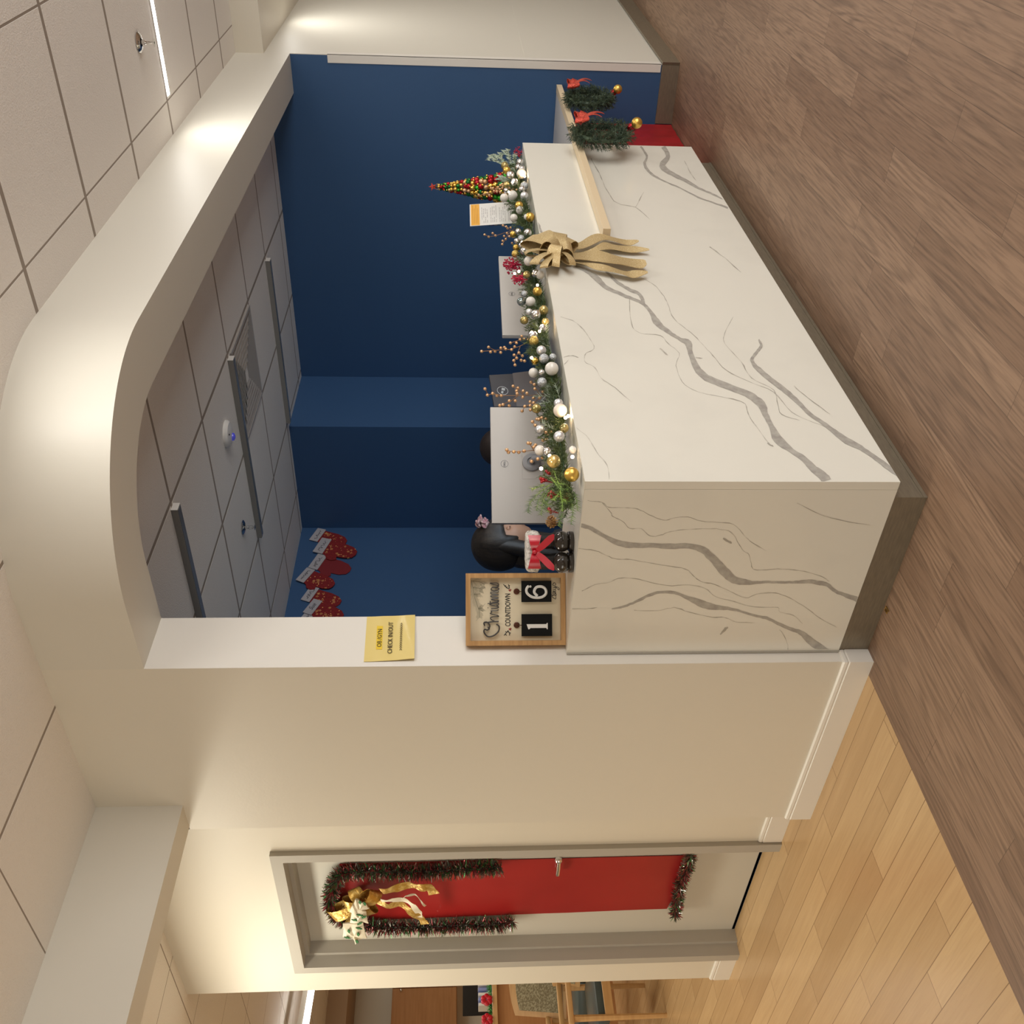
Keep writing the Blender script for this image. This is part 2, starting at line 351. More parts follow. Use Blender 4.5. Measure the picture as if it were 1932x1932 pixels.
# ---------------------------------------------------------------- slot lights
def slot(name, x, y0, y1, z, lit, label, group, cat='ceiling light'):
    t = thing(name, (x, (y0+y1)/2, z), label, cat, group)
    a = MB(); a.box((x-.02, y0, z-.002), (x+.02, y1, z+.02)); 
    if not lit:
        a = MB(); a.box((x-.024, y0, z-.028), (x+.024, y1, z+.0006), 0)
        a.build('housing', mat('slot_housing', (.26, .25, .23), .4), t, smooth=0)
        MB().box((x-.0245, y0-.0015, z-.0285), (x+.0245, y0-.0002, z+.0)).build('end_cap', M['white'], t, smooth=0, label='white end cap')
        MB().box((x-.020, y0+.004, z-.030), (x+.020, y1-.004, z-.0275)).build('lens', M['fixt'], t, smooth=0)
    else:
        a.build('housing', M['white'], t, smooth=0)
        MB().box((x-.0155, y0+.005, z-.006), (x+.0155, y1-.005, z-.001)).build('lens', M['led'], t, smooth=0, label='glowing white diffuser')
    return t
def lamp(x, y, z, sx, sy, W, c, rot=None):
    l = bpy.data.lights.new('lamp', 'AREA'); l.shape = 'RECTANGLE'; l.size = sx; l.size_y = sy; l.energy = W; l.color = c
    o = bpy.data.objects.new('lamp', l); COL.objects.link(o); o.location = (x, y, z)
    return o
for i, (x, a, b_) in enumerate(HALL):
    nm = ['over the curved header corner', 'above the gold bow side of the counter', 'under the dropped ceiling by the white wall'][i] if i < 3 else 'in the row behind the viewer, number of its own'
    if i in (0, 1, 2): slot('slot_light', x, a, b_, BZ if i < 2 else 2.642, True, 'lit white slot light in the tiled ceiling '+nm, 'lit ceiling slot lights')
    lamp(x, (a+b_)/2, (BZ if i != 2 and i != 5 else 2.642)-.02, .035, b_-a, HALL_W, HALL_C)
for i, (x, y, a) in enumerate([(.956, .845, 2.06), (2.225, .845, 2.06), (3.49, .845, 2.06)]):
    slot('slot_light', x, y, a, 2.64, False, ['unlit slot light nearest the white jamb in the office ceiling', 'unlit slot light beside the vent in the office ceiling', 'unlit slot light nearest the blue right wall of the office'][i], 'unlit office slot lights')
for (x, y) in [(-.75, 3.0), (-.75, 5.0)]: lamp(x, y, BZ-.03, .3, 1.2, COR_W, COR_C)
lamp(2.2, 6.2, BZ-.03, .6, 2.0, BACK_W, COR_C); lamp(4.5, 8.0, BZ-.03, .6, 2.0, BACK_W, COR_C)
# vent grille
vt = thing('air_vent', (2.555, 1.13, 2.64), 'square metal air vent grille in the office ceiling', 'air vent')
a = MB(); x0, x1, y0, y1 = 2.27, 2.85, .84, 1.44; z = 2.638
for bx in (((x0, y0), (x1, y0+.02)), ((x0, y1-.02), (x1, y1)), ((x0, y0+.02), (x0+.02, y1-.02)), ((x1-.02, y0+.02), (x1, y1-.02))):
    a.box((*bx[0], z-.006), (*bx[1], z+.0006))
a.build('frame', mat('grey_vent_frame', (.45, .43, .41), .45), vt, smooth=0)
a = MB(); cx, cy = (x0+x1)/2, (y0+y1)/2
for q in range(4):
    R = Matrix.Rotation(q*pi/2, 4, 'Z'); a.M = Matrix.Translation((cx, cy, 0)) @ R
    for j in range(7):
        d = .265-j*.034; e = d-.012
        a.add([(-d, d, z-.006), (d, d, z-.006), (d-.006, d-.02, z+.0006), (-d+.006, d-.02, z+.0006), (-d, d-.002, z-.007), (d, d-.002, z-.007)], [(0, 1, 2, 3), (4, 5, 1, 0), (3, 2, 5, 4)])
a.M = None; a.build('louvers', mat('grey_louver', (.36, .34, .32), .45), vt, smooth=0)
MB().box((x0+.02, y0+.02, z+.014), (x1-.02, y1-.02, z+.02)).build('duct', mat('dark_duct', (.05, .045, .04), .8), vt, smooth=0)
# sprinklers
def sprinkler(x, y, z, label):
    t = thing('fire_sprinkler', (x, y, z), label, 'sprinkler', 'ceiling sprinklers')
    MB().lathe([(.040, 0), (.042, -.004), (.030, -.012), (.018, -.014), (.017, 0)], (x, y, z), 24).build('escutcheon', M['chrome'], t)
    a = MB(); a.lathe([(.010, 0), (.010, -.03), (.007, -.034)], (x, y, z), 12)
    for s_ in (-1, 1): a.tube([(x+s_*.008, y, z-.03), (x+s_*.015, y, z-.042), (x+s_*.012, y, z-.056), (x, y, z-.064)], .0022, 6)
    a.tube([(x, y, z-.03), (x, y, z-.062)], .002, 6)
    a.build('body', M['chrome'], t)
    a = MB(); a.lathe([(.004, -.062), (.004, -.068)], (x, y, z), 8)
    for q in range(8): a.M = Matrix.Translation((x, y, z)) @ Matrix.Rotation(q*pi/4, 4, 'Z'); a.box((0, -.003, -.069), (.016, .003, -.0675))
    a.M = None; a.build('deflector', M['chrome'], t)
sprinkler(2.288, -.66, BZ, 'chrome sprinkler head beside the lit slot light in the front ceiling')
sprinkler(1.933, 1.757, 2.64, 'chrome sprinkler head in the darker office ceiling')
t = thing('ceiling_sensor', (1.935, 1.13, 2.64), 'round white ceiling sensor in the office ceiling near the air vent', 'sensor')
MB().lathe([(.072, 0), (.072, -.012), (.062, -.022), (.03, -.027), (.0, -.028)], (1.935, 1.13, 2.64), 28).build('housing', M['white'], t)
MB().lathe([(.022, -.024), (.020, -.034), (.008, -.040), (0, -.041)], (1.955, 1.16, 2.64), 18).build('lens', mat('blue_lens', (.05, .05, .5), .1, emit=((.2, .2, 1), .15)), t, label='small blue lens')
MB().ball((1.90, 1.11, 2.615), .005, 8, 6).build('dot', M['black'], t, label='small black dot')

# ================================================================ reception counter
H = 1.067; HB = .103; LN = 3.205; WD = .742
ct = thing('reception_counter', (1.6, .2, 0), 'long veined white quartz reception counter with a bronze kick base', 'counter')
def veins(m, P, org, sc_, ax, val, k, wscale=1.0, jit=1.5, sub=4, lim=None):
    pts = []
    for q in P: pts.append((org[0]+q[0]/sc_, org[1]+q[1]/sc_, (q[2] if len(q) > 2 else 1.3)/sc_*wscale))
    dense = []
    for i in range(len(pts)-1):
        p0 = pts[max(i-1, 0)]; p1 = pts[i]; p2 = pts[i+1]; p3 = pts[min(i+2, len(pts)-1)]
        for s_ in range(sub):
            t_ = s_/sub
            c = [.5*((2*p1[j])+(-p0[j]+p2[j])*t_+(2*p0[j]-5*p1[j]+4*p2[j]-p3[j])*t_*t_+(-p0[j]+3*p1[j]-3*p2[j]+p3[j])*t_**3) for j in range(3)]
            dense.append(c)
    dense.append(list(pts[-1]))
    vs = []; n = len(dense)
    for i, c in enumerate(dense):
        a = dense[max(i-1, 0)]; b_ = dense[min(i+1, n-1)]; dx, dy = b_[0]-a[0], b_[1]-a[1]; L = max(sqrt(dx*dx+dy*dy), 1e-6)
        nx, ny = -dy/L, dx/L; ww = max(c[2], .3)
        c = list(c); jj = min(jit, 1.3)/sc_*1.6; c[0] += noise.noise(V((c[0]*.35, c[1]*.35, 1.1)))*jj; c[1] += noise.noise(V((c[0]*.35, c[1]*.35, 5.7)))*jj
        j1 = noise.noise(V((c[0]*.21, c[1]*.21, 3.3)))*jit/sc_*2; j2 = noise.noise(V((c[0]*.25, c[1]*.25, 9.1)))*jit/sc_*2
        wa, wb = max(.22, ww+j1), max(.22, ww+j2)
        if i == n-1 and c[2] < 4/sc_: wa = wb = .15
        for s_ in (wa, -wb):
            p = px(c[0]+nx*s_, c[1]+ny*s_, ax, val)
            if lim:
                for q in range(3):
                    if lim[q]: p[q] = min(max(p[q], lim[q][0]), lim[q][1])
            vs.append(p)
    m.add(vs, [(2*i, 2*i+1, 2*i+3, 2*i+2) for i in range(n-1)], k)
EV1 = [(155,308,10),(210,325,10),(280,365,9),(350,400,14),(430,412,14),(530,412,11),(620,417,14),(720,415,13),(790,435,18),(850,490,20),(900,545,24),(950,590,20),(1010,603,14),(1060,606,8),(1130,603,6),(1220,605,6),(1290,603,7),(1340,600,10),(1400,607,11),(1440,618,10),(1480,650,8),(1540,675,10),(1600,695,14)]
EV2 = [(315,742,3),(380,730,5),(440,705,6),(510,672,7),(570,656,6),(640,658,7),(700,680,8),(770,710,18),(820,727,17),(900,738,9),(970,750,6),(1050,775,6),(1120,790,7),(1180,818,8),(1240,845,8),(1300,865,12),(1340,900,18),(1400,945,20),(1445,972,16)]
EF = [[(190,178),(265,188),(300,213),(380,215),(450,222),(510,252),(585,280),(640,268),(710,263),(780,285),(860,290),(950,303),(1010,365),(1060,405),(1120,440)],
[(265,188),(310,240),(320,260),(370,285),(410,322),(470,325),(515,362),(570,358),(620,340),(720,328),(860,325),(940,345),(975,400),(1000,440),(1030,460),(1045,520),(1070,540),(1180,535),(1290,542),(1400,570),(1450,600)],
[(140,427),(230,440),(290,465),(340,483),(410,485),(500,500),(600,518),(700,535),(740,570),(780,600),(850,615),(930,650),(1010,685),(1070,665),(1150,658),(1220,675),(1310,725),(1400,790),(1490,840)],
[(160,650),(230,615),(300,605),(350,583),(420,583),(500,600),(600,620),(720,618),(800,635),(860,680),(940,700),(1000,720),(1080,733),(1180,735),(1190,758),(1260,775),(1310,820)],
[(430,750),(560,750),(640,735),(720,760),(840,785),(900,785),(960,810),(1060,815)],
[(895,375,4),(930,395,5),(940,400,1)],[(880,875,2),(905,850,6),(920,835,2)],[(1190,850),(1215,885),(1232,930),(1230,960)],[(110,742),(180,742),(240,735)],[(1280,190),(1400,250),(1530,285),(1660,305)]]
FV = [[(225,580,6),(280,605,8),(330,640,14),(370,680,10),(430,710,8),(490,735,7),(550,760,7),(590,800,8),(620,850,16),(650,880,12),(700,915,8),(740,940,8),(780,960,16),(790,1010,12),(820,1080,16),(870,1130,16),(930,1155,15),(1010,1185,15),(1080,1215,16),(1140,1260,20),(1160,1310,14),(1190,1370,13),(1220,1430,22),(1290,1490,12),(1350,1530,14),(1400,1580,18),(1450,1620,22),(1470,1640,18)],
[(375,605,5),(420,650,7),(480,690,7),(540,720,8),(560,770,8)],
[(1128,940,3),(1138,970,7),(1120,1000,6),(1095,1030,7),(1100,1060,9),(1140,1100,12),(1200,1150,12),(1260,1195,12),(1320,1250,10),(1380,1310,9),(1440,1350,9),(1500,1395,12),(1560,1440,16),(1630,1475,12),(1690,1515,10),(1750,1560,12),(1820,1610,10)],
[(655,-10,10),(680,40,10),(650,85,14),(700,125,10),(760,155,8),(830,195,5),(900,225,4),(950,250,3)],
[(545,-10,4),(575,35,5),(565,80,6),(600,125,5),(660,160,3),(740,195,3),(830,240,3),(900,265,3),(975,292,4)],
[(25,355,4),(40,370,5),(50,400,6),(66,428,4)]]
FF = [[(470,600),(600,665),(660,730),(680,770),(710,840),(790,905),(850,965),(900,1020),(970,1095),(1080,1150),(1200,1200),(1290,1300),(1400,1350),(1500,1390)],
[(490,740),(500,860),(540,910),(640,920),(680,960),(735,1010),(720,1070),(750,1150),(830,1200),(1000,1235),(1060,1260),(1080,1320),(1130,1390),(1180,1460)],
[(150,830),(230,860),(290,930),(315,985),(275,1010),(270,1050),(320,1080),(350,1130),(420,1180),(500,1250)],
[(1000,830),(960,910),(960,960),(1040,1050),(1090,1130),(1200,1190),(1220,1260),(1240,1310),(1330,1340)],
[(300,50),(340,120),(380,210),(430,270),(520,290),(590,350)],[(520,290),(560,215)],
[(220,1370),(290,1430),(330,1500),(380,1560),(390,1630)],[(165,1030),(200,1020),(240,1030)],[(165,1070),(190,1040)],
[(885,485),(960,540),(1040,610)],[(760,60),(790,120),(820,160)],[(1170,1450,4),(1200,1470,3)],[(640,985,3),(680,1020,3)],[(815,1030,3),(850,1033,1)],[(1300,1170),(1370,1230),(1480,1310)]]
a = MB(); a.bbox((0, 0, HB), (LN, .03, H-.001), .0015)
lim = ((.002, LN-.002), None, (HB+.002, H-.003))
for i, P in enumerate(FV): veins(a, P, (1000, 280), 2.611, 1, -.0009-i*.00008, 1, lim=lim)
for i, P in enumerate(FF): veins(a, P, (1000, 280), 2.611, 1, -.0002-i*.00003, 2, 1.15, 1.6, lim=lim)
a.build('front_panel', [M['marble'], M['vein'], M['veinfine']], ct, smooth=0)
a = MB(); a.bbox((0, .0305, HB), (.03, WD, H-.001), .0015)
lim = (None, (.032, WD-.012), (HB+.002, H-.003))
for P in (EV1, EV2): veins(a, P, (1040, 880), 2.76, 0, -.0006, 1, lim=lim)
for i, P in enumerate(EF): veins(a, P, (1040, 880), 2.76, 0, -.0002-i*.00003, 2, 1.15, 1.6, lim=lim)
a.build('end_panel', [M['marble'], M['vein'], M['veinfine']], ct, smooth=0)
a = MB(); a.prism([(.0305, .0305), (LN-.0, .0305), (LN, .34), (.36, .34), (.36, WD), (.0305, WD)], H-.03, H-.0005); a.prism([(0, 0), (LN, 0), (LN, .0305), (.0305, .0305), (.0305, WD), (0, WD)], H-.0010, H)
a.build('countertop', M['marble'], ct, smooth=0)
MB().box((LN-.03, .031, HB), (LN, .34, H-.031)).build('side_panel', M['marble'], ct, smooth=0)
MB().box((-.005, WD-.006, HB), (.004, WD, H-.002)).build('end_strip', mat('grey_strip', (.42, .40, .35), .4), ct, smooth=0)
a = MB(); a.box((.001, .06, 0), (3.115, .12, HB-.0005)); a.box((.001, .12, 0), (.06, WD, HB-.0005)); a.box((-.002, .058, 0), (3.118, .06, .012)); a.build('kick_base', M['kick'], ct, smooth=0)
MB().box((.25, .36, .735), (3.1, .93, .76)).box((.25, .36, 0), (.28, .9, .735)).box((3.07, .36, 0), (3.1, .9, .735)).box((1.7, .36, 0), (1.73, .9, .735)).build('work_desk', M['lam'], smooth=0, label='staff desk behind the quartz reception counter, carrying the monitors', cat='desk')
# low desk
ld = thing('low_desk', (3.7, .1, 0), 'low white desk with a tan edge beyond the far end of the counter', 'desk')
MB().box((LN+.001, -.002, .752), (4.262, .72, .785)).build('desktop', M['lam'], ld, smooth=0)
MB().bbox((1.83, -.052, .752), (4.26, -.0022, .787), .0015).build('edge_strip', M['tan'], ld, smooth=0, label='long tan wooden edge strip')
MB().box((LN+.02, .19, 0), (4.243, .215, .751)).build('modesty_panel', M['lam'], ld, smooth=0)
rc = MB(); nx_ = 24
for i in range(nx_+1):
    x = LN+.008+(4.238-LN-.008)*i/nx_; y = .181-.003*sin(i*1.9)
    rc.add([(x, y, .74), (x, y-.004, .004)], [])
rc.f = [(2*i+1, 2*i+3, 2*i+2, 2*i) for i in range(nx_)]; rc.mi = [0]*nx_
rc.build('red_cover', mat('red_paper', (.36, .010, .014), .5, noise_=(14, (.30, .008, .01), .4, .6, 3)), smooth=60, label='red paper covering the front of the low desk below the wreaths', cat='paper')
# ================================================================ materials of the decorations
M['pine'] = mat('pine_needles', (.048, .082, .026), .6, noise_=(30, (.115, .155, .05), .4, .6, 2))
M['pinelight'] = mat('cedar_needles', (.22, .36, .06), .6, noise_=(30, (.14, .25, .06), .4, .6, 2))
M['frost'] = mat('frosted_needles', (.30, .38, .28), .7, noise_=(40, (.48, .54, .44), .4, .6, 2))
M['pearl'] = mat('pearl_white', (.78, .75, .70), .18, coat=.4)
M['lit'] = mat('pearl_painted_glow', (.80, .72, .62), .25, emit=((1, .70, .48), .10))  # glow of nearby bulbs put in as warm colour and weak emission
M['silver'] = mat('silver_gloss', (.92, .92, .92), .16, .95)
M['silverm'] = mat('silver_satin', (.80, .81, .83), .38, .7)
M['silverg'] = mat('silver_glitter', (.42, .46, .50), .3, .8, noise_=(320, (.85, .88, .9), .48, .56, 2), bump=(300, .5))
M['gold'] = mat('gold_gloss', (.85, .55, .12), .14, 1)
M['goldm'] = mat('gold_satin', (.80, .52, .12), .33, .9)
M['goldg'] = mat('gold_glitter', (.62, .40, .07), .35, .8, noise_=(320, (1, .82, .35), .5, .58, 2), bump=(300, .5))
M['amber'] = mat('amber_glass', (.70, .52, .20), .08, .55, noise_=(45, (.35, .30, .10), .4, .6, 2), coat=.6)
M['smoke'] = mat('smoke_glass', (.22, .28, .28), .06, .7, noise_=(40, (.45, .5, .5), .45, .6, 2), coat=.6)
M['berrygold'] = mat('gold_berry', (.72, .44, .24), .28, .6)
M['twig'] = mat('copper_twig', (.36, .19, .09), .5, .3)
M['coral'] = mat('coral_red', (.50, .012, .06), .45)
M['berryred'] = mat('berry_red', (.28, .006, .012), .3)
M['bulb'] = mat('fairy_bulb', (1, .9, .7), .3, emit=((1, .72, .45), 14))
M['cone'] = mat('pine_cone', (.42, .25, .09), .6, noise_=(60, (.20, .10, .04), .4, .6, 2))
M['ribbon'] = mat('gold_ribbon', (.60, .44, .21), .38, .35, noise_=(420, (.95, .85, .55), .56, .66, 2), bump=(500, .3))
M['red'] = mat('red_satin', (.50, .008, .025), .32, coat=.3)
M['redglit'] = mat('red_glitter', (.50, .02, .015), .35, .4, noise_=(380, (1, .25, .15), .52, .6, 2), bump=(400, .4))
M['redball'] = mat('red_bauble', (.42, .010, .018), .16, .6)
M['greenball'] = mat('green_bauble', (.012, .16, .035), .15, .6)
M['limeball'] = mat('bright_green_bauble', (.05, .40, .03), .15, .6)
M['cap'] = mat('bauble_cap', (.6, .55, .4), .3, 1)

# ================================================================ garland along the counter
ga = thing('christmas_garland', (1.6, .12, H), 'pine garland with white silver and gold baubles lying along the quartz counter top', 'garland')
def spine(x): return V((x, .098+.020*sin(x*5.1)+.012*sin(x*13), H+.036+.010*sin(x*7.7)))
rnd = random.Random(3)
fo = MB()
def twig(m, p, d, L, n, nl, wd, k=None, spread=.9, droop=0.0, taper=.6):
    p = V(p); d = V(d).normalized(); a = d.orthogonal().normalized(); b = d.cross(a)
    m.tube([p, p+d*L*.5-V((0, 0, droop*.25)), p+d*L-V((0, 0, droop))], .0012, 3, False, k)
    for i in range(n):
        t = (i+rnd.random()*.6)/n; q = rnd.uniform(0, 2*pi); o = (a*cos(q)+b*sin(q))
        m.needle(p+d*L*t-V((0, 0, droop*t*t)), d*spread+o, nl*(1-taper*t*.6)*rnd.uniform(.75, 1.2), wd, k)
x = .02
while x < 3.12:
    c = spine(x)
    for _ in range(6):
        q = rnd.uniform(0, 2*pi); d = V((rnd.uniform(-1, 1)*.9, cos(q), abs(sin(q))*(.75 if _ < 4 else 1.5)+.05))
        p = c+V((0, 0, -.02+(.02 if _ > 3 else 0)))
        e = p+d.normalized()*.085
        if e.y < .012: d.y = abs(d.y)*.3
        k = 0 if rnd.random() < .93 else 2
        twig(fo, p, d, rnd.uniform(.05, .085), 24, .028, .0016, k)
    x += .021
for v_ in range(len(fo.v)):
    p = fo.v[v_]
    if p.z < H+.002: fo.v[v_] = V((p.x, p.y, H+.002+rnd.random()*.004))
    if p.x > 2.9 and p.y > .12: fo.v[v_] = V((p.x, .12-rnd.random()*.03, fo.v[v_].z)); p = fo.v[v_]
    if p.y < -.006 : fo.v[v_] = V((p.x, -.004+rnd.random()*.008, p.z))
fo.build('foliage', [M['pine'], M['pinelight'], M['frost']], ga, smooth=0)
T_ = {'P': 'pearl', 'L': 'lit', 'S': 'silver', 'M': 'silverm', 'H': 'silverg', 'G': 'gold', 'm': 'goldm', 'g': 'goldg', 'A': 'amber', 'T': 'smoke'}
NM = {'P': 'white pearl bauble', 'L': 'white bauble with bulb glow put into its colour', 'S': 'shiny silver bauble', 'M': 'satin silver bauble', 'H': 'glittered silver bauble', 'G': 'shiny gold bauble', 'm': 'satin gold bauble', 'g': 'glittered gold bauble', 'A': 'amber glass bauble', 'T': 'smoky glass bauble'}
B1 = [(1165,90,45,'S'),(1210,102,47,'P'),(1180,275,50,'m'),(1045,300,35,'H'),(1110,380,52,'P'),(1015,380,48,'T'),(1095,490,38,'M'),(1165,515,52,'S'),(1245,470,52,'A'),(1043,575,45,'A'),(1265,590,42,'A'),(1235,660,42,'S'),(1135,735,52,'S'),(1143,790,52,'g'),(1222,890,53,'M'),(1250,975,53,'H'),(1340,960,40,'H'),(1155,1000,40,'G'),(1330,1080,73,'P'),(1140,1122,53,'P'),(1225,1120,35,'S'),(1228,1222,53,'H'),(1400,1440,50,'M'),(1418,1515,74,'L'),(1170,1495,52,'A'),(1205,1712,48,'M'),(1460,1700,50,'A'),(1408,1785,60,'M')]
B3 = [(1205,550,57,'P'),(1280,560,45,'S'),(1350,665,75,'A'),(1538,802,80,'m'),(1560,545,42,'P')]
B2 = [(1110,420,38,'S'),(1090,470,32,'S'),(1130,490,35,'S'),(1125,540,52,'L'),(950,455,40,'A'),(972,505,42,'m'),(1010,555,45,'S'),(1155,665,42,'H'),(970,655,38,'A'),(1050,625,40,'S'),(945,790,45,'P'),(1035,765,50,'P'),(1155,770,43,'M'),(1100,870,44,'m'),(1110,920,43,'P'),(1218,992,50,'m'),(1045,1000,42,'P'),(1180,990,32,'P'),(1090,1140,32,'S'),(1190,1155,43,'S'),(1040,1170,38,'m'),(1125,1215,40,'H'),(1075,1240,30,'S'),(1130,1290,38,'S'),(1072,1310,37,'m'),(1150,1345,40,'S'),(1060,1375,40,'g'),(1265,1345,25,'P'),(1200,1450,52,'P'),(1180,1590,40,'A'),(1000,560,28,'S'),(1130,700,34,'S'),(965,715,28,'S')]
for org, L_ in (((800, 500), B1), ((800, 750), B3), ((780, 230), B2)):
    for (cx, cy, r, ty) in L_:
        X, Y = org[0]+cx/5.52, org[1]+cy/5.52
        # nearer the counter edge when low, up on the foliage when high
        c = px(X, Y, 1, .06); yy = .030 if c.z < H+.06 else (.045 if c.z < H+.10 else .085)
        c = px(X, Y, 1, yy); D = (c-CAM).dot(FW); R = r/5.52/FPX*D*.98
        if c.z < H+R+.001: c.z = H+R+.001
        a = MB(); a.ball(c, R, 20, 14)
        a.build('bauble', M[T_[ty]], ga, label=NM[ty], smooth=60)
# fairy bulbs
for i, (X, Y) in enumerate([(971, 516), (979, 512), (1014, 538), (1025, 617), (1018, 625), (1003, 675), (1076, 785), (1067, 788), (1021, 884), (1037, 860), (990, 333), (967, 344), (979, 512), (985, 457), (1003, 627), (1080, 862), (960, 362)]):
    c = px(X, Y, 1, .03); a = MB(); c.z = max(c.z, H+.008); a.ball(c, .0058, 10, 8); a.build('bulb', M['bulb'], ga)
    if i in (3, 6, 8, 10):
        l = bpy.data.lights.new('fairy_glow', 'POINT'); l.energy = .22; l.color = (1, .68, .38); l.shadow_soft_size = .012
        o = bpy.data.objects.new('fairy_glow', l); COL.objects.link(o); o.location = c+V((0, -.018, .008)); o.parent = ga; o.location = c+V((0, -.018, .008))-ORG[ga]
# wire of the lights
a = MB(); a.tube([spine(.02+i*.06)+V((0, -.03+.02*sin(i*2.1), .012*sin(i*1.3))) for i in range(52)], .0013, 5); a.build('light_wire', mat('green_wire', (.02, .07, .03), .5), ga)
# gold berry sprays : stems given in photograph points
def spray(org, stems, berries, y, r=.0062, s=5.52):
    a = MB()
    for st in stems:
        pts = [px(org[0]+q[0]/s, org[1]+q[1]/s, 1, y+(.03 if i == 0 else 0)) for i, q in enumerate(st)]
        a.tube(pts, [.0016]+[.0012]*(len(pts)-1), 5, True, 0)
    for i, q in enumerate(berries):
        c = px(org[0]+q[0]/s, org[1]+q[1]/s, 1, y+.012*sin(i*2.3)); a.ball(c, r, 10, 8, k=1)
    return a.build('berry_spray', [M['twig'], M['berrygold']], ga, smooth=60, label='copper twig with gold berries')
spray((800, 500), [[(1090,800),(1000,845),(900,880),(740,888),(600,900)],[(740,888),(672,856)],[(1080,760),(1000,780),(900,812)],[(1000,850),(975,920),(940,995),(948,1042)],[(900,880),(860,875)],[(975,920),(1030,945)]],
      [(600,900),(672,856),(693,905),(740,900),(798,912),(800,865),(838,858),(850,875),(912,882),(943,852),(900,812),(962,812),(1000,778),(1040,772),(1018,742),(938,938),(988,915),(1025,947),(965,970),(935,995),(1012,993),(948,1042),(1048,1000),(1085,775)], .13)
spray((800, 500), [[(1250,1350),(1100,1358),(980,1360),(800,1358),(720,1340),(660,1355)],[(660,1340),(635,1290)],[(1040,1358),(975,1290),(928,1260)],[(980,1360),(900,1420),(790,1460)],[(1250,1350),(1150,1430),(1050,1475),(1022,1520)],[(1200,1340),(1150,1260),(1115,1220)]],
      [(635,1290),(660,1355),(715,1338),(760,1362),(805,1362),(928,1262),(978,1282),(965,1312),(970,1340),(1033,1312),(1072,1335),(1028,1378),(950,1415),(888,1415),(887,1465),(823,1455),(790,1462),(1105,1425),(1142,1435),(1140,1385),(1205,1385),(1050,1472),(1105,1465),(1022,1520),(1108,1508),(1115,1222),(1150,1245),(1155,1290),(1237,1320)], .12)
spray((800, 750), [[(1190,550),(1120,552),(1040,560),(935,568),(862,550)],[(1150,560),(1095,475)],[(1230,300),(1160,290),(1130,255)],[(1250,430),(1290,370),(1240,340)]],
      [(862,545),(880,570),(935,565),(987,570),(1042,558),(1085,475),(1105,478),(1160,495),(1145,515),(1130,252),(1158,290),(1175,225),(1200,218),(1225,212),(1235,240),(1270,222),(1195,228),(1215,345),(1270,365),(1320,362),(1290,397),(1240,445),(1278,438),(1235,628),(1185,640),(1120,665)], .11)
spray((780, 230), [[(1075,1110),(980,1145),(860,1185),(790,1195),(745,1175)],[(860,1180),(825,1160)],[(1010,1130),(970,1100),(935,1078)],[(1000,1150),(960,1220),(925,1275)]],
      [(742,1175),(783,1197),(825,1160),(855,1185),(933,1078),(968,1092),(980,1108),(1012,1102),(975,1160),(945,1190),(1000,1193),(962,1222),(930,1240),(925,1275),(1028,1262)], .13)
spray((780, 230), [[(1000,690),(900,700),(830,690)],[(950,700),(860,720),(780,745),(680,760)],[(940,640),(930,650)]],
      [(680,760),(735,755),(770,740),(790,762),(830,690),(808,690),(862,700),(880,680),(900,700),(925,690),(905,660),(925,650),(935,672),(960,700),(1000,690),(1040,700),(1075,708),(840,720),(870,725),(905,730)], .09, .0068)
# coral-red sprigs
def coral(org, centre, rad, n, y, name='red_sprig'):
    a = MB(); c0 = px(org[0]+centre[0]/5.52, org[1]+centre[1]/5.52, 1, y); R_ = rad/5.52/FPX*(c0-CAM).dot(FW)
    base = c0-V((0, 0, R_*1.3)); base.z = max(base.z, H+.03)
    for i in range(9):
        d = V((rnd.uniform(-1, 1), rnd.uniform(-.5, .5), rnd.uniform(-.2, 1))).normalized()*R_; e = c0+d
        a.tube([base, (base+e)/2+V((rnd.uniform(-.01, .01), 0, .005)), e], .0015, 4)
    for i in range(n):
        d = V((rnd.gauss(0, .5), rnd.gauss(0, .35), rnd.gauss(0, .5))); d = d if d.length < 1 else d.normalized(); a.ball(c0+d*R_, rnd.uniform(.0028, .0045), 6, 5)
    return a.build(name, M['coral'], ga, smooth=60, label='coral red sprig')
coral((780, 230), (1030, 1490), 95, 120, .12); coral((780, 230), (1095, 1640), 75, 80, .10); coral((780, 230), (1110, 320), 60, 60, .12)
def rberry(P, y):
    a = MB(); cs = [px(800+q[0]/5.52, 750+q[1]/5.52, 1, y) for q in P]; m_ = sum(cs, V())/len(cs)
    for c in cs:
        for _ in range(4): a.ball(c+V((rnd.uniform(-1, 1), rnd.uniform(-1, 1), rnd.uniform(-1, 1)))*.005, .0045, 8, 6)
        a.tube([c, m_+V((.0, .01, -.03))], .001, 4)
    for i, v_ in enumerate(a.v):
        if v_.z < H+.003: a.v[i].z = H+.003
    a.build('berry_cluster', M['berryred'], ga, smooth=60, label='dark red berry cluster')
rberry([(1280,780),(1305,790)], .10); rberry([(1225,850),(1258,855),(1240,870)], .10); rberry([(1310,1000),(1330,985),(1310,1035)], .08); rberry([(1300,1160),(1290,1185),(1308,1185)], .08)
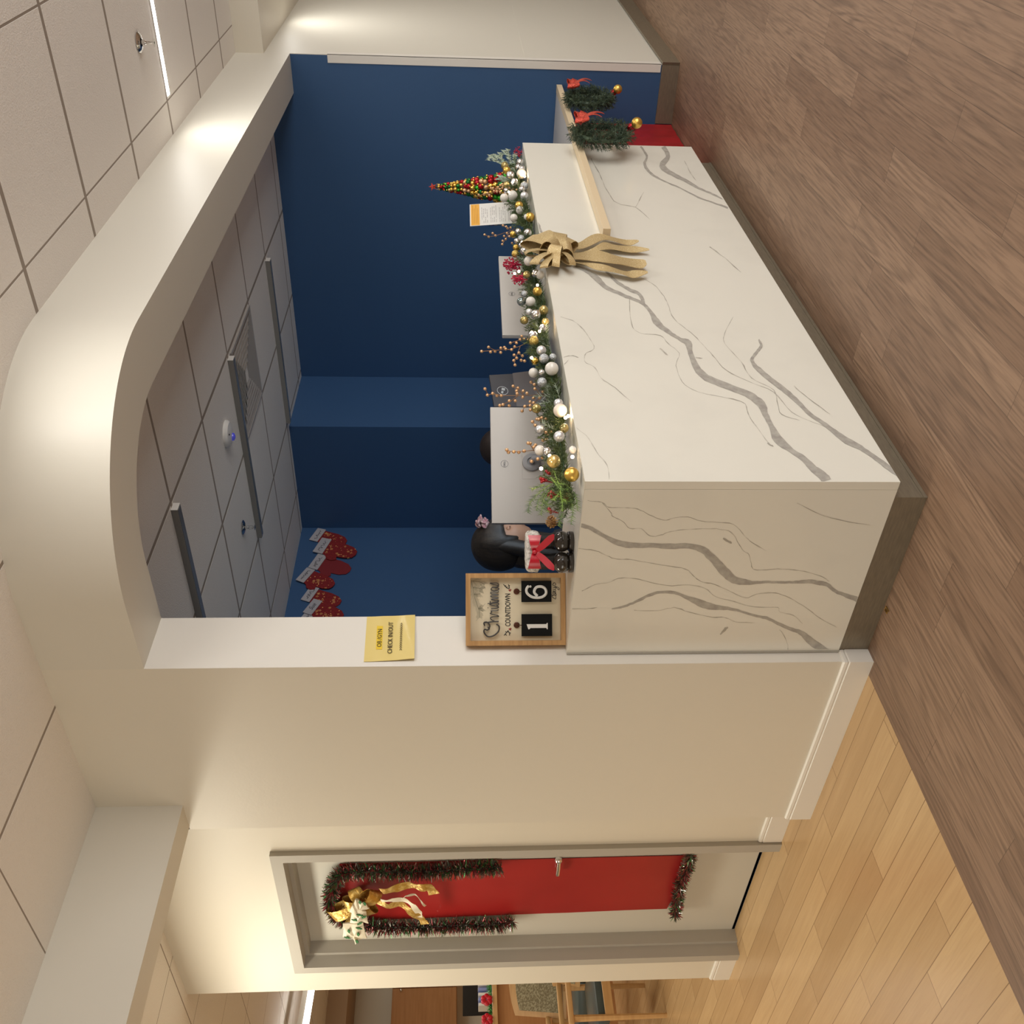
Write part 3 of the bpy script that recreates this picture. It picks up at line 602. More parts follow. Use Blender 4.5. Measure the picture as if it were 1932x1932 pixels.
# bright cedar and hanging fronds at the near end
def frond(m, P, y, nl, k, n=30, dy=0):
    pts = [px(800+q[0]/5.52, 750+q[1]/5.52, 1, y+dy*i) for i, q in enumerate(P)]
    for i in range(len(pts)-1):
        a_, b_ = pts[i], pts[i+1]; L = (b_-a_).length
        m.tube([a_, b_], .0012, 4, False, k)
        d = (b_-a_).normalized(); s_ = d.cross(V((0, 1, 0))).normalized()
        for j in range(n):
            t_ = j/n; sg = 1 if j % 2 else -1
            m.needle(a_+(b_-a_)*t_, d*.8+s_*sg+V((0, rnd.uniform(-.4, .4), 0)), nl*rnd.uniform(.7, 1.1), .0013, k)
a = MB()
for P in ([(1350,760),(1400,900),(1470,900),(1540,960)],[(1400,880),(1430,950),(1500,960)],[(1420,900),(1420,1010),(1440,1090),(1440,1190)],[(1420,980),(1370,1040),(1350,1070)],[(1440,1060),(1500,1090)],[(1320,830),(1370,900),(1420,960)]): frond(a, P, .07, .014, 0, 12)
a.build('cedar_frond', M['pinelight'], ga, smooth=0, label='yellow-green cedar frond')
a = MB()
for P in ([(1330,900),(1240,960),(1160,1030),(1100,1100),(1080,1200)],[(1300,960),(1250,1050),(1230,1130),(1220,1230)],[(1340,950),(1290,1060),(1250,1160)],[(1260,910),(1170,940),(1120,955)],[(1250,1000),(1190,1080),(1170,1180)],[(1500,1000),(1540,1100),(1550,1200),(1530,1320)],[(1560,980),(1590,1080),(1600,1180)],[(1440,1200),(1420,1280),(1400,1340)],[(1230,1050),(1290,1120),(1290,1200)]): frond(a, P, .075, .019, 0, 14)
for i, v_ in enumerate(a.v):
    if v_.z < H+.003: a.v[i].z = H+.003
a.build('pine_frond', mat('soft_pine', (.07, .14, .035), .6, noise_=(50, (.16, .24, .06), .4, .6, 2)), ga, smooth=0, label='soft green fine-needled frond')
a = MB()
for P in ([(1290,530),(1320,500),(1330,470)],[(1440,840),(1400,700)]): pass
b2 = lambda q: px(780+q[0]/5.52, 230+q[1]/5.52, 1, .10)
FS = [[(1060,520),(980,440),(900,370),(840,340),(775,400)],[(1000,480),(930,400),(880,350),(830,410)],[(1040,470),(1000,380),(960,300)],[(1000,380),(985,285)],[(950,450),(880,410),(800,350)],[(1060,480),(1050,400),(1060,330)],[(920,360),(900,320)],[(980,350),(940,300)]]
for FL_ in (FS, [[(990,600),(930,570),(880,600)],[(1000,620),(940,610),(900,560)],[(990,600),(1000,620)]]):
    a = MB()
    for P in FL_:
        for i in range(len(P)-1):
            a_, e_ = b2(P[i]), b2(P[i+1]); a.tube([a_, e_], .0022, 4, True); d = (e_-a_).normalized(); s_ = d.cross(V((0, 1, 0))).normalized()
            for j in range(14): a.needle(a_+(e_-a_)*(j/14), d+s_*(1 if j % 2 else -1)*.9+V((0, rnd.uniform(-.3, .3), 0)), .026, .0055)
    a.build('frosted_sprig', M['frost'], ga, smooth=0, label='frosted grey-green sprig')
# pine cones
def pinecone(c, L, ax):
    a = MB(); a.M = Matrix.Translation(c) @ V(ax).to_track_quat('Z', 'Y').to_matrix().to_4x4()
    a.ball((0, 0, 0), L*.36, 10, 8, (1, 1, 1.3))
    for i in range(48):
        t_ = i/47; th = i*2.4; rr = L*.42*sin(pi*(.12+.83*t_)); z = L*(-.5+t_)
        b_ = V((cos(th)*rr, sin(th)*rr, z)); o_ = V((cos(th), sin(th), .55)); s_ = V((-sin(th), cos(th), 0))*L*.12
        a.add([b_*.7-s_, b_*.7+s_, b_+o_*L*.13+s_*.8, b_+o_*L*.13-s_*.8, b_+o_*L*.11+V((0, 0, -L*.05))], [(0, 1, 2, 3), (0, 4, 1), (3, 2, 4)])
    a.build('pine_cone', M['cone'], ga, smooth=0)
pinecone(px(1041, 985, 1, .07), .035, (.3, -1, .2)); pinecone(px(1072, 940, 1, .1), .03, (0, -1, .4))

# ================================================================ bow hanging over the counter front
bw = thing('gold_bow', px(1070, 480, 1, -.02), 'glittery gold ribbon bow hanging over the front edge of the quartz counter', 'bow')
def rib_px(P, y0, wpx, wav=.012, wd=(1, 0, .0), n=22, s=7.156, org=(970, 420)):
    pts = []; ws = []
    m_ = len(P)
    for i in range(n):
        t_ = i/(n-1)*(m_-1); k_ = min(int(t_), m_-2); u_ = t_-k_; p0, p1, p2, p3 = P[max(k_-1, 0)], P[k_], P[k_+1], P[min(k_+2, m_-1)]
        c = [.5*((2*p1[j])+(-p0[j]+p2[j])*u_+(2*p0[j]-5*p1[j]+4*p2[j]-p3[j])*u_*u_+(-p0[j]+3*p1[j]-3*p2[j]+p3[j])*u_**3) for j in range(3)]
        p = px(org[0]+c[0]/s, org[1]+c[1]/s, 1, y0); p.y += wav*sin(i*.5)-.004; pts.append(p)
        e = px(org[0]+c[0]/s, org[1]+(c[1]+c[2])/s, 1, y0); hw = abs((e-px(org[0]+c[0]/s, org[1]+c[1]/s, 1, y0)).x)
        ws.append(V((hw, .004*sin(i*.55+len(P)), 0)))
    return pts, ws
for P, y_ in (([(790,330,55),(900,310,50),(1050,250,50),(1200,215,42),(1380,240,40),(1550,275,28),(1680,268,6)], -.022), ([(800,420,14),(950,400,12),(1080,380,16),(1230,335,50),(1400,345,45),(1600,365,34),(1820,385,6)], -.018),
          ([(800,465,50),(950,450,60),(1100,465,65),(1300,505,70),(1500,530,65),(1700,560,52),(1780,560,22)], -.030), ([(800,540,14),(950,555,20),(1100,610,32),(1300,650,40),(1500,690,40),(1620,700,40),(1800,690,8)], -.022)):
    p_, w_ = rib_px(P, y_, 0, .004); p_ = [V((q.x, min(q.y, -.006), q.z)) for q in p_]; a = MB(); a.ribbon(p_, w_, .0009); a.build('ribbon_tail', M['ribbon'], bw, smooth=50)
C0 = px(970+600/7.156, 420+430/7.156, 1, -.045)
def loop(c, d, L, wdt, bul, name='ribbon_loop', mt='ribbon', par=None, nrm=V((0, -1, 0)), n=18, fl=.35):
    d = V(d).normalized(); side = d.cross(nrm).normalized(); pts = []
    for i in range(n):
        t_ = i/(n-1); a_ = 2*pi*t_
        pts.append(V(c)+d*L*(1-cos(a_))/2+nrm*bul*sin(a_)*(1 if t_ < .5 else fl)+nrm*.002)
    ws = [side*wdt*(.45+.55*sin(pi*i/(n-1)))+nrm*wdt*.35*sin(c[0]*900+L*60)*sin(pi*i/(n-1)) for i in range(n)]
    a = MB(); a.ribbon(pts, ws, .0008); return a.build(name, M[mt], par, smooth=50)
for (ex, ey, wd_, bu) in [(150,255,.034,.045),(330,200,.034,.055),(610,215,.034,.06),(765,275,.036,.05),(145,430,.030,.03),(270,560,.026,.035),(390,380,.040,.075),(400,610,.018,.03),(790,430,.034,.055),(790,570,.016,.035),(400,170,.022,.02),(520,520,.030,.07),(560,590,.016,.04)]:
    e = px(970+ex/7.156, 420+ey/7.156, 1, -.045); d = e-C0; d.y = -.004
    L = max(d.length, .03)
    loop(C0+V((0, .005, 0)), d, L, wd_, bu*.8, par=bw)
a = MB(); a.ball(C0+V((.0, -.004, -.005)), .018, 12, 8, (1.1, .6, .9)); a.build('knot', M['ribbon'], bw, smooth=60)
# ================================================================ things on the counter
# ---- countdown board
sgM = frame_mat(px(1068, 1217, 2, H)+V((0, 0, .0005)), (px(1067, 1081, 2, H)-px(1068, 1217, 2, H)))
SW = (px(1067, 1081, 2, H)-px(1068, 1217, 2, H)).length; SH = .346; SD = .038
woodm = mat('oak_frame', (.50, .29, .12), .45, noise_=(5, (.36, .19, .07), .4, .7, 4, (1, 1, 14)))
sg = thing('countdown_board', sgM @ V((SW/2, 0, 0)), 'wooden framed christmas countdown board showing 16 days, standing on the counter by the white jamb', 'sign')
def SL(cx, cy): return ((1915-cy)/1015*SW, (1530-cx)/1395*SH)
e = .016; fr = MB(sgM)
for P in (([(0, 0), (SW, 0), (SW-e, e), (e, e)]), ([(0, SH), (e, SH-e), (SW-e, SH-e), (SW, SH)]), ([(0, 0), (e, e), (e, SH-e), (0, SH)]), ([(SW, 0), (SW, SH), (SW-e, SH-e), (SW-e, e)])):
    fr.prism(P, 0, SD, 1)
fr.build('frame', woodm, sg, smooth=0)
MB(sgM).box((e, .024, e), (SW-e, .030, SH-e)).build('back_board', mat('cream_board', (.66, .58, .42), .6, noise_=(8, (.60, .52, .37), .3, .8, 3)), sg, smooth=0)
a = MB(sgM)                                        # painted pine branch and lettering
ink = mat('dark_ink', (.03, .03, .028), .5); blk = mat('black_board', (.010, .010, .010), .9, spec=.15)
def stroke(m, pts, y, r, flat=.35, k=None, n=6):
    # smoothed pen stroke lying on the board
    out_ = []
    for i in range(len(pts)-1):
        p0, p1, p2, p3 = pts[max(i-1, 0)], pts[i], pts[i+1], pts[min(i+2, len(pts)-1)]
        for s_ in range(n):
            t_ = s_/n; out_.append([.5*((2*p1[j])+(-p0[j]+p2[j])*t_+(2*p0[j]-5*p1[j]+4*p2[j]-p3[j])*t_*t_+(-p0[j]+3*p1[j]-3*p2[j]+p3[j])*t_**3) for j in range(2)])
    out_.append(list(pts[-1]))
    m.tube([(q[0], y, q[1]) for q in out_], r, 6, True, k)
r2 = random.Random(5)
def branch(m, P, k=0):
    for i in range(len(P)-1):
        (x0, z0), (x1, z1) = SL(*P[i]), SL(*P[i+1]); m.tube([(x0, .0238, z0), (x1, .0238, z1)], .0006, 4)
        for j in range(7):
            t_ = j/7; x, z = x0+(x1-x0)*t_, z0+(z1-z0)*t_; dx, dz = x1-x0, z1-z0; L = sqrt(dx*dx+dz*dz); dx /= L; dz /= L
            for s_ in (1, -1):
                ex, ez = dx*.8-dz*s_*.8, dz*.8+dx*s_*.8; q = r2.uniform(.010, .017)
                X_e = min(max(x+ex*q, e+.001), SW-e-.001); Z_e = min(max(z+ez*q, e+.001), SH-e-.001)
                m.tube([(x, .0238, z), (X_e, .0238, Z_e)], .00028, 3)
for P in ([(215,1000),(240,1120),(255,1230),(290,1330),(325,1430),(330,1530)],[(230,1010),(330,1020),(400,1060)],[(250,1200),(340,1190)],[(310,1400),(370,1390)],[(240,1100),(320,1110),(370,1130)]): branch(a, P)
a.build('painted_branch', mat('grey_green_ink', (.10, .11, .07), .6), sg, smooth=0)
a = MB(sgM)
def SP(P): return [SL(*q) for q in P]
# Christmas, raised script lettering: points are photograph crop coordinates (down-page, up-page)
for P, r in (([(400,1640),(388,1600),(430,1590),(470,1640),(440,1700),(400,1690),(390,1730),(440,1790),(520,1780),(590,1720),(600,1650),(560,1620)], .0026),
             ([(440,1655),(470,1690)], .0018),
             ([(395,1600),(500,1585),(595,1580)], .0026), ([(560,1585),(500,1560),(480,1530),(520,1515),(595,1510),(570,1490)], .0018),
             ([(590,1500),(480,1470),(500,1450),(490,1430),(560,1430),(595,1415)], .0018), ([(490,1400),(560,1395),(595,1380),(570,1360)], .0018), ([(440,1390),(450,1385)], .0018),
             ([(590,1375),(500,1350),(470,1340),(520,1325),(580,1320),(595,1340),(560,1350)], .0018), ([(440,1330),(590,1300),(580,1280)], .0018), ([(480,1345),(475,1290)], .0016),
             ([(590,1290),(490,1270),(595,1250),(500,1235),(490,1220),(595,1205),(495,1190),(490,1170),(580,1165),(595,1150)], .0018),
             ([(500,1105),(490,1130),(530,1150),(590,1135),(590,1110),(500,1100),(560,1095),(597,1080),(570,1065)], .0018),
             ([(590,1075),(490,1050),(480,1040),(520,1040),(570,1040),(597,1060),(575,1080)], .0018)):
    stroke(a, SP(P), .016, r)
a.build('christmas_lettering', mat('dark_script', (.045, .042, .04), .4), sg)
a = MB(sgM); x, z = SL(729, 1420); a.text('COUNTDOWN', .0255, TX(sgM.inverted() @ sgM, x, z, .0235), .0003, sx=.64, bold=.0004)
a.build('countdown_lettering', ink, sg, smooth=0)
a = MB(sgM); stroke(a, SP([(1380,1262),(1350,1240),(1360,1222),(1400,1218),(1400,1270),(1365,1250)]), .0236, .0009); stroke(a, SP([(1335,1212),(1400,1218),(1410,1205),(1385,1180)]), .0236, .0009)
stroke(a, SP([(1375,1165),(1360,1190),(1385,1200),(1405,1180),(1362,1165),(1400,1160),(1400,1140)]), .0236, .0009); stroke(a, SP([(1365,1145),(1400,1130),(1400,1105),(1370,1110),(1420,1100),(1450,1120),(1440,1140),(1400,1090)]), .0236, .0009)
stroke(a, SP([(1400,1090),(1360,1070),(1375,1045),(1390,1040),(1405,1060),(1395,1075)]), .0236, .0009)
a.build('days_lettering', ink, sg)
for L_, Bs in (([[(670,1778),(700,1745),(730,1710)],[(690,1758),(705,1778)],[(705,1738),(690,1722)],[(720,1725),(745,1740),(748,1778)],[(742,1745),(765,1745)],[(730,1710),(728,1730)]], ((745,1690),(765,1682),(760,1700))),
          ([[(665,1060),(690,1085),(720,1115)],[(680,1090),(700,1075)],[(700,1108),(720,1092)],[(735,1060),(742,1090),(750,1115)],[(738,1080),(755,1078)],[(720,1115),(750,1115)]], ((745,1140),(765,1135),(755,1150)))):
    a = MB(sgM)
    for P in L_: stroke(a, SP(P), .0236, .0014, n=2)
    a.k = 1
    for q in Bs: x, z = SL(*q); a.ball((x, .0236, z), .0024, 8, 6)
    a.build('holly_sprig', [ink, M['berryred']], sg)
for cy_, nm in ((1635, '1'), (1160, '6')):
    x, z = SL(848, cy_); a = MB(sgM @ Matrix.Translation((x, .0235, z)) @ Matrix.Rotation(pi/2, 4, 'X')); a.lathe([(.0105, 0), (.0105, .003), (.0085, .0045), (0, .0045)], n=20); 
    a.M = sgM; a.tube([(x, .019, z-.002), (x, .011, z-.008), (x, .012, z-.016), (x, .017, z-.020)], .0014, 6)
    a.build('hook', mat('bronze_hook', (.10, .035, .02), .25, .5), sg)
    cx0, cx1, ya, yb = (915, 1345, 1790, 1480) if nm == '1' else (915, 1338, 1310, 1010)
    (xa, za), (xb, zb) = SL(cx0, ya), SL(cx1, yb)
    cb = MB(sgM).box((xa, .014, zb), (xb, .018, za)).build('number_card', blk, sg, smooth=0)
    a = MB(sgM)
    if nm == '1':
        P = [(988,1650),(1000,1618),(1265,1618),(1280,1605),(1280,1695),(1265,1680),(1030,1680),(1015,1650)]
        P = [(988,1612),(1005,1625),(1262,1625),(1280,1608),(1280,1692),(1262,1676),(1040,1676),(1018,1690),(1005,1672),(988,1640)]
        P = [(985,1622),(1262,1622),(1270,1606),(1282,1606),(1282,1694),(1270,1694),(1262,1676),(1040,1676),(1022,1694),(1010,1694)]
        a.prism([SL(*q) for q in P], .0132, .0140, 1)
    else:
        stroke(a, SP([(1020,1085),(1000,1100),(985,1140),(1000,1190),(1060,1235),(1130,1248),(1200,1240),(1250,1205),(1262,1160),(1240,1115),(1190,1092),(1130,1100),(1100,1140),(1100,1180),(1140,1225)]), .0138, .0050)
        a.ball((SL(1040,1090)[0], .0138, SL(1040,1090)[1]), .0042, 10, 8, (1, .3, 1))
    a.build('white_numeral', M['white'], cb, smooth=0)
# ---- santa boots
bx = px(1080, 1039, 2, H)+FW*.0; bx.z = H+.0005; bd = (px(1080, 1000, 2, H)-px(1080, 1078, 2, H)).normalized()
bM = frame_mat(bx+V((.01, .012, 0)), bd)
gloss = mat('black_gloss', (.022, .017, .013), .16, coat=.5)
bt = thing('santa_boots', bM @ V((0, 0, 0)), 'pair of glossy black santa boots with white fur cuff and red bow on the counter', 'figurine')
for s_ in (-1, 1):
    a = MB(bM); cx = s_*.034
    def sh_(v, cx=cx):
        if v.z < .012: v = V((v.x, v.y, max(v.z, .0105)))
        return v
    a.ball((cx, -.030, .036), .034, 28, 20, (1.0, 1.05, .86), f=sh_)
    a.lathe([(.0325, .0), (.0338, .003), (.0338, .013), (.031, .0145)], (cx, -.030, 0), 24); a.lathe([(.031, .0), (.031, .012)], (cx, .02, 0), 20)
    a.k = 1; a.ball((cx, .022, .05), .029, 18, 12, (1, 1, 1.25), f=sh_)
    a.tube([(cx, .02, .04), (cx, .024, .075), (cx, .026, .115)], [.026, .026, .028], 18)
    a.build('boot', [gloss, mat('black_shaft', (.010, .009, .009), .55)], bt, smooth=60)
a = MB(bM); fur = mat('white_fur', (.74, .71, .66), .8, noise_=(70, (.42, .40, .36), .52, .64, 3), bump=(120, .8))
def furf(v):
    n_ = noise.noise(v*160)*.0022; return v+V((n_, n_, n_))
pr = [(-.062, -.012), (-.066, 0), (-.062, .018), (-.03, .026), (.03, .026), (.062, .018), (.066, 0), (.062, -.012), (.03, -.020), (-.03, -.020)]
bmh = bmesh.new()
bmesh.ops.create_cube(bmh, size=1); bmesh.ops.subdivide_edges(bmh, edges=bmh.edges[:], cuts=9, use_grid_fill=True)
for v in bmh.verts:
    q = v.co*2; p4 = (abs(q.x)**6+abs(q.y)**4+abs(q.z)**5)**(1/5.); q = q/max(p4, 1)*1.0
    v.co = V((q.x*.068, .022+q.y*.040, .128+q.z*.024)); v.co += v.co.normalized()*0+V((1, 1, 1))*noise.noise(v.co*190)*.003
a.bm(bmh); a.build('fur_cuff', fur, bt, smooth=60)
a = MB(bM); R_ = []
def bowloop(m, s_, c=(0, -.026, .127)):
    pts = []; ws = []
    for i in range(15):
        t_ = i/14; aa = pi*t_; x = s_*(.004+.050*t_); pts.append(V((c[0]+x, c[1]-.012*sin(aa)-.001, c[2]-.002*t_))); ws.append(V((0, .001*s_, .006+.0155*t_**.7)))
    m.ribbon(pts, ws, .0011)
for s_ in (-1, 1):
    m_ = MB(bM); bowloop(m_, s_); m_.build('bow_loop', M['red'], bt, smooth=60)
    pts = [V((s_*.004, -.034, .118)), V((s_*.018, -.040, .102)), V((s_*.034, -.052, .086)), V((s_*.047, -.060, .074)), V((s_*.058, -.062, .066))]
    ws = [V((s_*.006, 0, .004)), V((s_*.007, 0, .008)), V((s_*.007, 0, .009)), V((s_*.006, 0, .009)), V((s_*.001, 0, .002))]
    m_ = MB(bM); m_.ribbon(pts, ws, .0011); m_.build('bow_tail', M['red'], bt, smooth=60)
m_ = MB(bM); m_.ball((0, -.036, .125), .008, 12, 8, (.9, .8, 1.1)); m_.build('bow_knot', M['red'], bt, smooth=60)
# ---- bauble tree
bt_c = V((3.095, .222, H))
tr = thing('bauble_tree', bt_c, 'small cone tree of red, green and gold baubles topped by a red star', 'christmas tree')
a = MB(); a.lathe([(.0, .50), (.010, .47), (.040, .28), (.072, .07), (.075, .03), (.0, .03)], bt_c, 20); a.lathe([(.035, .03), (.035, .0)], bt_c, 16); a.build('core', mat('dark_cone', (.05, .03, .012), .6), tr)
r3 = random.Random(11); N_ = 190; cols = [('redball', 'red bauble'), ('greenball', 'dark green bauble'), ('goldm', 'gold bauble'), ('limeball', 'bright green bauble'), ('redball', 'red bauble'), ('gold', 'shiny gold bauble'), ('berrygold', 'bronze bauble')]
z = .055; cnt = 0; far = MB(); k_ = 0
while z < .475:
    t_ = z/.5; Rr = .080*(1-t_)+.005; br = .027*(1-t_*.70); n_ = max(3, int(2*pi*Rr/(br*1.55))); ph = r3.uniform(0, 6)
    for j in range(n_):
        th = ph+2*pi*j/n_; rr = br*r3.uniform(.70, 1.0); c = bt_c+V((cos(th)*Rr, sin(th)*Rr, z+r3.uniform(-.004, .004)))
        vis = (CAM-bt_c).normalized().dot(V((cos(th), sin(th), 0))) > -.05
        if vis and cnt < 92:
            mt, lb = cols[r3.randrange(len(cols))]; a = MB(); a.ball(c, rr, 14, 10); a.build('bauble', M[mt], tr, smooth=60, label=lb); cnt += 1
        else: far.k = r3.randrange(3); far.ball(c, rr, 10, 8)
        if r3.random() < .45: far.k = 2; far.ball(bt_c+V((cos(th+.2)*(Rr+br*.5), sin(th+.2)*(Rr+br*.5), z+br)), br*.35, 8, 6)
    z += br*1.35
far.build('rear_baubles', [M['redball'], M['greenball'], M['gold']], tr, smooth=60)['kind'] = 'stuff'
a = MB(frame_mat(bt_c+V((0, 0, .505)), RT)); st = [(sin(i*pi/5)*(.024 if i % 2 == 0 else .010), cos(i*pi/5)*(.024 if i % 2 == 0 else .010)) for i in range(10)]
a.add([(p[0], 0, p[1]) for p in st]+[(0, -.008, 0), (0, .008, 0)], [(i, (i+1) % 10, 10) for i in range(10)]+[((i+1) % 10, i, 11) for i in range(10)])
a.build('star', M['redglit'], tr, smooth=0, label='red glitter star')
# ---- paper sign in a clear stand
pM = frame_mat(V((2.60, .225, H+.0042)), (.985, -.174, 0), (0, .10, 1)); ps = thing('standing_notice', pM @ V((.1, 0, 0)), 'white printed notice with an orange header in an acrylic stand beside the bauble tree', 'sign')
wp, hp = .215, .298
MB(pM).box((0, 0, .004), (wp, .0012, hp)).build('paper', M['white'], ps, smooth=0)
hdm = mat('orange_header', (.80, .42, .07), .6); pr_ink = mat('faint_print', (.38, .36, .36), .6)
hdr = MB(pM).box((.004, -.0006, hp-.052), (wp-.004, -.0001, hp-.006)).build('header_band', hdm, ps, smooth=0)
a = MB(pM)
for i in range(4): a.box((.018, -.0010, hp-.016-i*.009), (.200-.03*(i % 2), -.0007, hp-.0145-i*.009))
a.build('header_print', mat('brown_print', (.36, .16, .03), .6), hdr, smooth=0)
a = MB(pM); r4 = random.Random(2)
for i in range(17):
    x = .022+.0
    while x < .17:
        L = r4.uniform(.008, .03); 
        if r4.random() < .8 and i % 5 != 4: a.box((x, -.0006, hp-.066-i*.0095), (min(x+L, .19), -.0001, hp-.0635-i*.0095))
        x += L+.005
a.build('print', pr_ink, ps, smooth=0)
MB(pM).box((-.003, .0020, .0), (wp+.003, .0045, hp+.004)).build('acrylic_sleeve', mat('clear_acrylic', (1, 1, 1), .03, trans=1, ior=1.1), ps, smooth=0)
MB(frame_mat(V((2.60, .225, H+.0004)), (.985, -.174, 0))).box((-.003, -.02, .0), (wp+.003, .06, .003)).build('foot', mat('clear_foot', (.85, .87, .88), .05, trans=.9, ior=1.3), ps, smooth=0)
# ---- notice on the jamb
nM = frame_mat(px(782, 1246, 1, .741), (1, 0, 0))
A_, B_ = px(782, 1246, 1, .741), px(695, 1162, 1, .741); nw, nh = B_.x-A_.x, B_.z-A_.z
nt_ = thing('yellow_notice', A_+V((nw/2, 0, nh/2)), 'yellow laminated paper notice reading OB/GYN check in/out, taped to the white jamb', 'notice')
a = MB(nM @ Matrix.Rotation(radians(-1.2), 4, 'Y')); nn = 12
ylw = mat('yellow_paper', (.78, .62, .22), .35, coat=.5)
vs = []
for i in range(nn+1):
    for j in range(nn+1):
        x, z = nw*i/nn, nh*j/nn; cv = -.010*(1-j/nn)**2*(.4+.6*(1-i/nn))-.0005*sin(j)
        vs.append((x, cv, z))
n0 = len(vs); vs += [(v[0], v[1]+.0006, v[2]) for v in vs]
fs = []
for i in range(nn):
    for j in range(nn):
        q = i*(nn+1)+j; fs += [(q, q+nn+1, q+nn+2, q+1), (n0+q, n0+q+1, n0+q+nn+2, n0+q+nn+1)]
a.add(vs, fs); a.build('paper', ylw, nt_)
q = Matrix.Rotation(radians(-1.2), 4, 'Y')
def ntext(body, cx, cy, size, sx=1, bold=.0001):
    p = px(660+cx/13.8, 1130+cy/13.8, 1, .741); x, z = p.x-A_.x, p.z-A_.z; t_ = 1-z/nh
    m_ = MB(nM @ q); m_.text(body, size, TX(Matrix.Identity(4), x, z, -.010*t_*t_*.75-.0018), .0003, sx=sx, bold=bold); return m_
hm = MB(nM @ q); p = px(660+800/13.8, 1130+1000/13.8, 1, .741); x, z = p.x-A_.x, p.z-A_.z
hm.prism([(x-.057, z-.010), (x+.055, z-.009), (x+.056, z+.012), (x-.055, z+.011)], -.0026, -.0016, 1); hm.build('highlight', mat('highlighter', (.80, .56, .03), .5), nt_, smooth=0)
dk = mat('olive_print', (.05, .035, .01), .5)
for bd_, cx, cy, sz, sx_ in (('OB /GYN', 800, 1015, .0215, 1.0), ('CHECK IN/OUT', 1080, 1015, .0225, .96), ('>>>>>>>>>>>>>', 1360, 1000, .0175, 1.0)):
    m_ = ntext(bd_, cx, cy, sz, sx_); m_.v = [v+V((0, -.0010, 0)) for v in m_.v]; m_.build('lettering', dk, nt_, smooth=0)

# ================================================================ staff side
def monitor(o, xd, W_, H_, z0, label, tilt=.03, dell=True):
    Mx = frame_mat(o, xd, V((0, 0, 1))); t = thing('monitor', Mx @ V((W_/2, .1, z0)), label, 'monitor', 'monitors behind the counter')
    a = MB(Mx @ Matrix.Translation((0, 0, z0)));
    a.bbox((0, 0, 0), (W_, .022, H_), .003); a.build('housing', mat('silver_plastic', (.56, .53, .50), .38), t, smooth=30)
    MB(Mx @ Matrix.Translation((0, 0, z0))).box((.008, .0221, .012), (W_-.008, .0235, H_-.008)).build('screen', mat('screen_fill_glow', (.02, .02, .02), .3, emit=((.75, .88, 1), 3.5)), t, smooth=0)  # screen faces away unseen, its glow added to brighten the office
    a = MB(Mx @ Matrix.Translation((W_/2, -.001, z0+H_*.82)) @ Matrix.Rotation(pi/2, 4, 'X'))
    n_ = 36; ro, ri = .0165, .0150; vs = []
    for i in range(n_): q_ = 2*pi*i/n_; vs += [(ro*cos(q_), ro*sin(q_), 0), (ri*cos(q_), ri*sin(q_), 0)]
    a.add(vs, [(2*i, 2*((i+1) % n_), 2*((i+1) % n_)+1, 2*i+1) for i in range(n_)]); a.text('DELL', .0115, Matrix.Identity(4), .0002, bold=.0002)
    a.build('logo', mat('grey_logo', (.16, .16, .17), .4), t, smooth=0)
    a = MB(Mx @ Matrix.Translation((0, 0, z0))); x0, x1, za, zb = W_/2-.07, W_/2+.055, .07, .19
    for (p0, p1) in (((x0, za), (x1, za)), ((x1, za), (x1, zb)), ((x1, zb), (x0, zb)), ((x0, zb), (x0, za))): a.tube([(p0[0], -.0004, p0[1]), (p1[0], -.0004, p1[1])], .0005, 4)
    a.build('mount_cover', mat('grey_line', (.40, .37, .34), .5), t, smooth=0)
    a = MB(Mx @ Matrix.Translation((W_/2+.005, 0, z0+H_*.46)) @ Matrix.Rotation(pi/2, 4, 'X')); a.lathe([(.037, 0), (.040, .004), (.040, .012), (.034, .016), (.020, .016), (.018, .010), (0, .010)], n=28)
    a.build('stand_collar', mat('grey_plastic', (.32, .32, .34), .4), t)
    a = MB(Mx); a.tube([(W_/2+.005, -.012, z0+H_*.46), (W_/2+.005, -.05, z0+H_*.44), (W_/2+.005, -.055, z0+H_*.25), (W_/2+.005, -.055, .77)], .013, 12)
    a.build('stand_pole', mat('grey_plastic2', (.34, .34, .36), .4), t)
    a = MB(Mx); a.bbox((W_/2-.11, -.14, .7605), (W_/2+.11, .06, .772), .003); a.build('stand_base', M['lam'], t, smooth=30)
    return t
o1 = at(928, 987, 3.98); e1 = at(926, 768, 4.16)
d1 = V((e1.x-o1.x, e1.y-o1.y, 0)); z1 = o1.z
monitor((o1.x, o1.y, 0), d1, d1.length, .325, z1-.325, 'pale grey monitor seen from behind at the near end of the counter')
o2 = at(948, 632, 4.62); e2 = at(945, 483, 5.02); d2 = V((e2.x-o2.x, e2.y-o2.y, 0))
monitor((o2.x, o2.y, 0), d2, d2.length, .325, o2.z-.325, 'pale grey monitor seen from behind near the gold bow')
